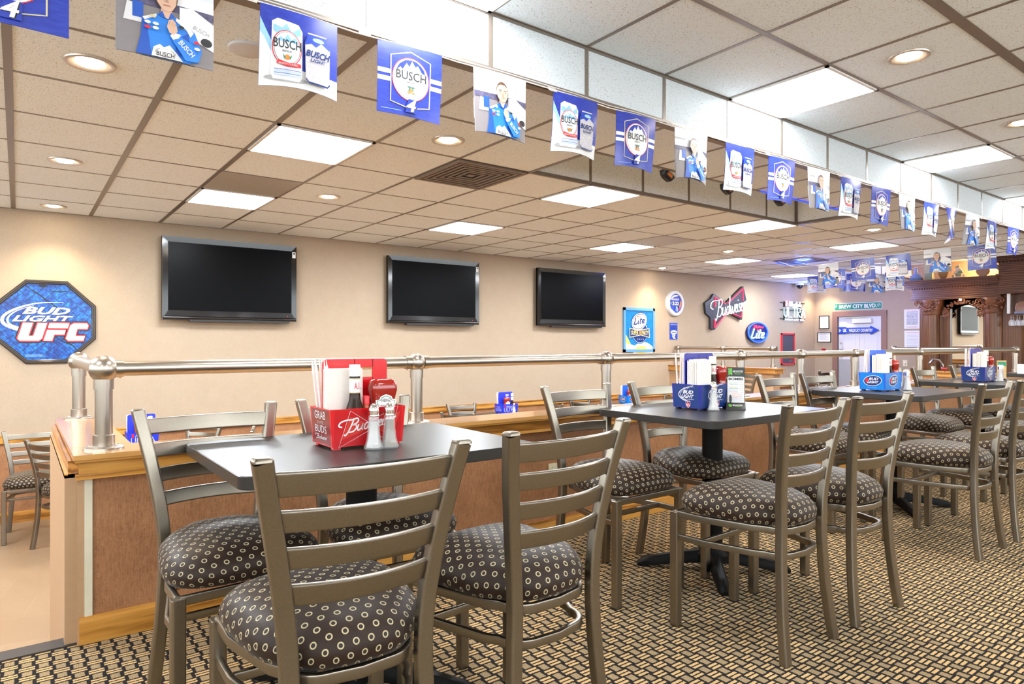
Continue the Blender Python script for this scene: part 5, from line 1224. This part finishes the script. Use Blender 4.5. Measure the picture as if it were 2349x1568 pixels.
# ================================================================ END WALL
E_ = (0, -1, 0)
def wallcanvas(b, y, z): return Canvas(b, (XE - .03, y, z), (0, -1, 0), (0, 0, 1), .001)
t = thing('double_door', 'white panelled double door with mauve frame in the end wall', 'door', (XE, 6.58, SUNK)); dh = 1.60 - SUNK
b = MB()
for y0, y1 in ((.0, .435), (-.435, 0)):
    b = MB(); b.box(.02, .06, y0 + .004, y1 - .002, .01, dh, DOORP)
    for z0, z1 in ((1.05, dh - .3), (.2, .95)):
        yc0, yc1 = y0 + .09, y1 - .09
        b.box(.014, .021, yc0, yc1, z0, z0 + .012, LGREY); b.box(.014, .021, yc0, yc1, z1 - .012, z1, LGREY); b.box(.014, .021, yc0, yc0 + .012, z0, z1, LGREY); b.box(.014, .021, yc1 - .012, yc1, z0, z1, LGREY)
    dl = b.build('door_leaf', t)
    if y1 > .1:
        b = MB(); b.ball((-.02, .37, 1.36), .028, CHROME, 12); b.lathe([(.02, -.0), (.03, .02)], CHROME, 12, (0, .37, 1.36), 'x'); b.ball((.0, .37, 1.5), .022, CHROME, 12); b.ball((.0, .37, 1.62), .022, CHROME, 12); b.build('knob', dl)
        b = MB(); b.box(.01, .02, .02, .42, .02, 1.28, GREY); b.build('kick_plate', dl)
b = MB(); b.box(-.05, .02, -.26, .12, dh - .14, dh - .05, LGREY); b.box(-.03, -.02, -.2, .3, dh - .03, dh - .02, CHROME); b.build('door_closer', t)
b = MB(); 
for r in ((.44, .545), (-.545, -.44)): b.box(-.025, .02, r[0], r[1], 0, dh + .10, MAUVE)
b.box(-.026, .02, -.545, .545, dh, dh + .105, MAUVE); b.build('door_frame', t)
b = MB(); c = wallcanvas(b, 6.60, 1.30); A = [(-.42, .07), (-.33, 0), (-.42, -.07), (-.25, -.07), (-.22, -.055), (.25, -.055), (.25, -.09), (.42, 0), (.25, .09), (.25, .055), (-.22, .055), (-.25, .07)]
mb_ = MB(M=Matrix(((0, 0, -1, XE - .012), (-1, 0, 0, 6.60), (0, 1, 0, 1.31), (0, 0, 0, 1)))); mb_.prism(A, .0, .010, ROYAL)
c = Canvas(mb_, (0, 0, .0105), (1, 0, 0), (0, 1, 0), .001); c.text('WILDCAT COUNTRY', -.18, -.032, .48, .062, WHITEP, 0, .03); c.text('UK', -.30, -.035, .08, .07, WHITEP, 0, .05)
tag(mb_.build('arrow_sign'), 'blue arrow sign with white capitals on the white double door', 'sign')
mb_ = MB(M=Matrix(((0, 0, -1, XE), (-1, 0, 0, 6.61), (0, 1, 0, 1.805), (0, 0, 0, 1)))); mb_.prism(rrect(.97, .145, .03, 4), 0, .006, LGREY); mb_.prism(rrect(.95, .125, .025, 4), .006, .008, SIGNGREEN)
c = Canvas(mb_, (0, 0, .0085), (1, 0, 0), (0, 1, 0), .001); c.text('BREW CITY BLVD.', -.38, -.04, .76, .08, WHITEP, 0, .03)
for s_ in (-1, 1): c.text('MILW', s_ * .435 - .035, -.03, .07, .06, LGREY, .2, .0, .35)
tag(mb_.build('street_sign'), 'green street sign with white capitals above the double door', 'sign')
def paper(y0, y1, z0, z1, lab, name, frame=True, rows=8, head=None, cat='frame'):
    if frame:
        t = thing(name, lab, cat, (XE, (y0 + y1) / 2, (z0 + z1) / 2)); w, h = abs(y1 - y0) / 2, (z1 - z0) / 2; b = MB()
        for r in ((-w, w, -h, -h + .012), (-w, w, h - .012, h), (-w, -w + .012, -h, h), (w - .012, w, -h, h)): b.box(-.02, 0, r[0], r[1], r[2], r[3], BLACK)
        b.build('frame', t); b = MB(); b.box(-.010, 0, -w + .012, w - .012, -h + .012, h - .012, WHITEP); c = Canvas(b, (-.0105, 0, 0), E_, (0, 0, 1), .001)
        for k in range(rows): c.rect(-w * .65, h * .7 - k * 1.3 * h / rows, w * (.3 + .35 * (k % 2)), h * .7 - k * 1.3 * h / rows + .006, GREY, bump=False)
        b.build('certificate', t); return t
    b = box(XE - .006, XE, min(y0, y1), max(y0, y1), z0, z1, WHITEP); c = Canvas(b, (XE - .0065, (y0 + y1) / 2, z1), E_, (0, 0, 1), .001)
    return b, c
paper(7.20, 7.415, 1.355, 1.63, 'upright framed certificate left of the door', 'framed_certificate'); paper(7.16, 7.454, 1.065, 1.275, 'wide framed certificate below the upright one', 'framed_certificate')
b, c = paper(5.425, 5.72, 1.325, 1.70, '', '', False)
for k, s_ in enumerate(['DRINKING', 'ALCOHOLIC', 'BEVERAGES', 'PRIOR TO', 'CONCEPTION', 'OR DURING', 'PREGNANCY', 'CAN CAUSE', 'BIRTH DEFECTS.']): c.text(s_, -.10, -.062 - k * .029, .20, .021, DGREY)
c.rect(-.11, -.025, .11, -.018, PINK); c.rect(-.09, -.335, .09, -.33, PINK); c.rect(-.1, -.348, .1, -.343, PINK)
tag(b.build('warning_notice'), 'white pregnancy warning notice left of the carved back bar', 'notice')
b, c = paper(5.43, 5.715, .93, 1.29, '', '', False); c.text('WARNING TO MINORS', -.11, -.05, .22, .022, REDP)
for k in range(9): c.rect(-.11, -.09 - k * .028, .08 + .03 * (k % 2), -.085 - k * .028, GREY, bump=False)
tag(b.build('warning_notice'), 'white minors notice hanging under the pregnancy notice', 'notice')
tag(box(XE - .02, XE, 7.28, 7.36, .87, .93, DKRED).build('fire_alarm_pull'), 'tiny dark red call box under the framed certificates', 'alarm')
t = box(XE - .01, XE, 5.66, 5.74, .60, .72, OFFW); t.ball((XE - .015, 5.70, .66), .02, WHITE, 10); tag(t.build('light_switch'), 'ivory dimmer switch on the end wall below the notices', 'switch')
tag(box(XE - .01, XE, 5.63, 5.71, .42, .54, OFFW).build('wall_outlet'), 'ivory plate on the end wall under the dimmer', 'outlet')

# ================================================================ BACK BAR
BX = 13.0
t = thing('back_bar', 'dark carved wooden back bar with columns and mirror', 'cabinet', (BX, 4.65, 0))
def B(): return MB(M=Matrix(((1, 0, 0, 0), (0, -1, 0, 0), (0, 0, 1, 0), (0, 0, 0, 1))))
L0, L1 = -.60, .74      # local sideways extent of the lower left section, seen from the room
b = MB()
def cornice(b, y0, y1, z, xs):
    for dx, dz0, dz1 in xs: b.box(-dx, .5, y0 - dx, y1 + (dx if y1 > 0 else 0), z + dz0, z + dz1, MAHOG)
for dx, z0, z1 in ((.20, 2.135, 2.165), (.17, 2.11, 2.135), (.13, 2.08, 2.11), (.085, 2.05, 2.08), (.05, 2.03, 2.05)): b.box(-dx, .5, L0 - .15, .60 + dx, z0, z1, MAHOG)
for k in range(30): b.box(-.045, 0, L0 + .02 + k * .0405, L0 + .042 + k * .0405, 2.015, 2.033, MAHOG)
b.build('cornice', t)
b = MB(); b.box(0, .5, L0 - .15, .60, 1.86, 2.03, MAHOG); b.box(-.03, .5, L0 - .15, .63, 1.835, 1.862, MAHOG); b.box(-.015, .5, L0 - .15, .615, 1.815, 1.836, MAHOG); b.build('entablature', t)
CARV = flat('carved_wood', (.15, .048, .013), .4, coat=.1, var=.35, scale=30)
def carved(b, y0, y1, z0, z1, x, n, seed):
    random.seed(seed)
    for k in range(n):
        y, z = random.uniform(y0, y1), random.uniform(z0, z1); b.ball((x, y, z), random.uniform(.012, .026), CARV, 8, (.6, 1, .8))
for y, r, nm in ((.34, .135, 'left'), (-.61, .135, 'right')):
    b = MB(); b.lathe([(r, .60), (r * 1.02, 1.0), (r, 1.55)], MAHOGZ, 36, (.14, y, 0)); b.lathe([(r * 1.28, .50), (r * 1.28, .545), (r * 1.12, .57), (r * 1.15, .60)], MAHOGZ, 36, (.14, y, 0)); col_ = b.build('column', t)
    b = MB(); b.lathe([(r * 1.05, 1.55), (r * 1.12, 1.57), (r * 1.08, 1.60), (r * 1.25, 1.68), (r * 1.4, 1.78), (r * 1.42, 1.815)], CARV, 30, (.14, y, 0))
    carved(b, y - .17, y + .17, 1.62, 1.79, -.03, 46, 3 + int(y * 10))
    for s_ in (-1, 1):
        pts = [(-.06, y + s_ * (.17 - .045 * cos(a * .7) * (1 - a * .07)), 1.755 + .045 * sin(a * .7) * (1 - a * .07)) for a in range(0, 13)]
        b.tube(pts, .011, CARV, 8, up=(1, 0, 0))
    b.build('capital', col_)
b = MB(); b.box(.18, .26, .06, .20, .50, 1.82, MAHOGZ); b.box(.18, .26, -.50, -.44, .50, 1.82, MAHOGZ); b.box(.18, .5, L0 - .16, L0 + .0, .5, 1.82, MAHOGZ); b.box(.2, .5, .44, .56, .5, 1.82, MAHOGZ); b.build('pilaster', t)
b = MB(); b.box(.23, .25, -.46, .10, .60, 1.80, flat('mirror_glass', (.86, .84, .78), .01, 1.0, .01)); b.build('mirror', t)
# carved arch
b = MB(); rings = []
ya, yb_ = -.46, .12
arc = []
for k in range(17):
    u = k / 16; y = ya + (yb_ - ya) * u; zt = 1.62 + .20 * sin(pi * u) ** .6; arc.append((y, zt))
for (y0, z0), (y1, z1) in zip(arc, arc[1:]): b.add([(.10, y0, max(1.56, z0 - .10)), (.10, y1, max(1.56, z1 - .10)), (.10, y1, 1.83), (.10, y0, 1.83)], [(0, 1, 2, 3), (3, 2, 1, 0)], MAHOG)
random.seed(9)
for k in range(150):
    u = random.random(); y = ya + (yb_ - ya) * u; zc = 1.60 + .17 * sin(pi * u) ** .6; b.ball((.085, y, zc + random.uniform(-.04, .035)), random.uniform(.010, .02), CARV, 8, (.6, 1, .8))
for y in (ya + .03, yb_ - .03): carved(b, y - .04, y + .04, 1.50, 1.62, .085, 24, 5)
b.build('carved_arch', t)
b = MB(); b.ball((-.0, -.16, 1.80), .022, emit('bar_puck', (1, .8, .55), 1), 10); b.build('picture_light', t)
# taller middle section, right of the view
b = MB(); b.box(-.10, .5, -2.6, -.745, 1.88, 2.40, MAHOG); b.box(-.14, .5, -2.6, -.72, 1.855, 1.885, MAHOG)
for dx, z0, z1 in ((.34, 2.505, 2.53), (.28, 2.46, 2.505), (.2, 2.43, 2.46), (.15, 2.39, 2.43)): b.box(-dx, .5, -2.6, -.70 + dx * .4, z0, z1, MAHOG)
for k in range(20): b.box(-.14, -.10, -.76 - k * .05, -.735 - k * .05, 2.37, 2.392, MAHOG)
b.box(.1, .5, -1.0, -.745, .5, 1.86, MAHOGZ); b.box(.3, .34, -2.6, -1.0, .5, 1.86, WALL); b.box(.0, .28, -2.6, -1.0, 1.72, 1.86, MAHOG); b.build('center_section', t)
b = MB(); b.box(-.12, .35, -2.6, -.86, 1.505, 1.530, MAHOG); b.build('glass_shelf', t)
b = MB(); b.box(-.10, -.07, -.90, -.86, 1.53, 1.86, WHITE); b.build('upright', t)
b = MB(); b.box(-.05, .5, -2.6, .55, .42, .50, MAHOG); b.box(0, .5, -2.6, .5, SUNK, .42, MAHOG); b.build('base_cabinet', t)
for ch in list(t.children): pass
# decanters and ornaments on top
BRZ = flat('bronze_glaze', (.30, .16, .06), .25, .3); CER = flat('ceramic_green', (.22, .26, .16), .3); CER2 = flat('ceramic_brown', (.26, .13, .08), .3); CERW = flat('ceramic_cream', (.62, .50, .34), .3); CERB = flat('ceramic_blue', (.14, .20, .36), .3)
def orn(name, lab, y, fn):
    b = MB(M=Matrix.Translation((BX - .02, y, 2.165))); fn(b); tag(b.build(name), lab, 'ornament', 'decanters along the top of the back bar')
def f1(b): b.lathe([(.10, 0), (.11, .05), (.08, .10), (.03, .14), (.022, .22), (.03, .24)], CERB, 20)
def f2(b): b.loft([[(x, y, z) for x, y in rrect(w, w, .02)] for w, z in ((.12, 0), (.13, .05), (.11, .14), (.07, .22), (.04, .25))], CER)
def f3(b): b.loft([[(x * .35, x * 0 + y, z) for x, y in rrect(w, w, w * .3)] for w, z in ((.05, 0), (.11, .04), (.17, .12), (.18, .17), (.17, .19))], BRZ); b.box(-.04, .04, -.05, .05, 0, .012, BRZ)
def f4(b):
    b.lathe([(.10, 0), (.11, .02), (.06, .04)], CERW, 20)
    for k, (dy, z, r) in enumerate([(0, .07, .05), (.03, .10, .04), (-.03, .11, .04), (0, .15, .045), (.02, .19, .03), (.0, .22, .02), (.08, .05, .02), (-.08, .05, .02)]): b.ball((0, dy, z), r, CERW if k % 2 else CER, 10)
def f5(b): b.lathe([(.03, -.035), (.09, -.035), (.095, 0), (.09, .035), (.03, .035)], BRZ, 24, (0, 0, .10), 'x'); b.lathe([(.02, .185), (.02, .21), (.026, .215), (.026, .235)], CER2, 14); b.box(-.03, .03, -.05, .05, 0, .02, BRZ)
def f6(b):
    b.tube([(0, .10, .26), (0, .07, .20), (0, .05, .16), (0, 0, .13), (0, -.06, .10), (0, -.12, .05), (0, -.15, .03)], .045, CER, 12, scale=[.2, .4, .7, 1, 1, .7, .3]); b.ball((0, .10, .285), .028, CERW, 12); b.add([(0, .11, .24), (0, .04, .20), (0, .13, .17)], [(0, 1, 2), (2, 1, 0)], CER2); b.box(-.04, .04, -.05, .05, 0, .03, CER2); b.tube([(0, -.02, .03), (0, 0, .1)], .02, CER2, 8); b.add([(0, -.11, .05), (0, -.17, .07), (0, -.16, -.0 + .01)], [(0, 1, 2), (2, 1, 0)], CER)
def f7(b): b.ball((0, -.05, .09), .075, CER2, 14); b.tube([(0, .06, .02), (0, .05, .1), (0, .03, .16), (0, .0, .2)], .045, CER2, 10, scale=[1, 1, .8, .4]); b.box(-.06, .06, -.13, .12, 0, .02, CER2); b.ball((0, .05, .19), .03, CER2, 10)
for nm, lab, y, fn in (('decanter', 'pale flask shaped decanter at the left end of the cornice', 5.20, f1), ('decanter', 'tall tapering decanter second from the left on the cornice', 4.98, f2), ('decanter', 'shield shaped decanter on the cornice', 4.76, f3), ('figurine', 'creamy figurine with base below the driver banner', 4.53, f4),
        ('decanter', 'round canteen shaped decanter on the cornice', 4.17, f5), ('fish_figurine', 'leaping fish figurine on the cornice', 3.93, f6), ('figurine', 'squirrel like brown figurine at the right end of the cornice', 3.68, f7)): orn(nm, lab, y - .02, fn)
# stemware under the shelf and bottles on it
GW = 'wine glasses hanging under the glass shelf'
b = MB(); b.lathe([(.030, 0), (.030, -.003), (.004, -.006), (.004, -.07), (.02, -.08), (.036, -.11), (.034, -.15), (.028, -.17)], THIN, 14); gl = b.build('wine_glass')
tag(gl, 'clear wine glasses hanging in rows at the right edge of the view', 'wine glass', GW); gl.location = (12.92, 3.74, 1.504)
for r in range(3):
    for k in range(6):
        if r == 0 and k == 0: continue
        o = gl.copy(); COL.objects.link(o); o.location = (12.92 + r * .1, 3.74 - k * .085, 1.504)
def f8(b): b.loft([[(x, y, z) for x, y in rrect(w, w, .02)] for w, z in ((.16, 0), (.17, .08), (.15, .16), (.08, .20))], CER2); b.box(-.09, .09, -.09, .09, 0, .03, CERB)
def f9(b): b.ball((0, 0, .11), .10, CERB, 16); b.lathe([(.03, .2), (.02, .24), (.025, .26)], CER2, 12)
for lab, y, fn in (('brown crown shaped decanter on the glass shelf', 3.60, f8), ('round blue decanter on the glass shelf at the right edge', 3.40, f9)):
    b = MB(M=Matrix.Translation((12.98, y, 1.531))); fn(b); tag(b.build('decanter'), lab, 'ornament')
# bar counter in front with things on it
b = MB(); b.box(11.0, 11.5, .5, 4.55, .46, .50, OAKY); b.box(11.08, 11.42, .55, 4.50, SUNK, .46, MAHOG)
tag(b.build('bar_counter'), 'bar counter beyond the rail in front of the carved back bar', 'counter')
b = MB(M=Matrix.Translation((11.2, 4.33, .50))); b.box(-.12, .12, -.18, .18, 0, .02, LGREY); b.box(-.12, -.11, -.18, .18, .02, .10, PINK); b.box(.11, .12, -.18, .18, .02, .10, PINK); b.box(-.12, .12, .17, .18, .02, .10, LGREY); b.box(-.12, .12, -.18, -.17, .02, .10, LGREY)
tag(b.build('bar_caddy'), 'pale plastic tray of bar supplies on the counter', 'tray')
dup(k0, (11.2, 4.08, .50), 1.5, 'ketchup bottle on the bar counter beside the pale tray')
tag(box(11.05, 11.2, 3.88, 4.02, .50, .545, REDP).build('red_basket'), 'low red basket on the bar counter', 'basket')
b = MB(M=Matrix.Translation((11.9, 4.35, .42))); b.tube([(0, 0, 0), (0, 0, .28), (-.02, .05, .36), (-.04, .13, .37), (-.05, .18, .30)], .016, CHROME, 10)
tag(b.build('bar_faucet'), 'curved chrome tap behind the bar counter', 'tap')
struct(box(11.8, 12.2, 1.0, 4.6, SUNK, .42, MAHOG), 'wall_bar_ledge')
for k, (y, c_) in enumerate([(3.03, GLASS), (2.86, GREEN), (2.70, CER2)]):
    b = MB(M=Matrix.Translation((11.15, y, .50))); b.lathe([(.036, 0), (.038, .02), (.038, .17), (.02, .22), (.013, .25), (.013, .31)], THIN if k == 0 else c_, 16); b.lathe([(.015, .30), (.015, .335)], REDP, 12)
    tag(b.build('liquor_bottle'), ['clear bottle with red cap on the bar at the right edge', 'green bottle on the bar at the right edge', 'brown bottle on the bar, farthest right'][k], 'bottle')
# warm lamp over the back bar and added blue light tinting the end wall
for loc, col, pw in (((13.45, 4.3, 2.35), (1, .55, .22), 6), ((12.75, 4.45, 1.78), (1, .62, .30), .6), ((12.5, 5.6, 1.9), (.34, .40, 1), 7)):
    ld = bpy.data.lights.new('bar_lamp_and_wash', 'POINT'); ld.energy = pw; ld.color = col; ld.shadow_soft_size = .06; lo = bpy.data.objects.new('bar_lamp_and_wash', ld); COL.objects.link(lo); lo.location = loc
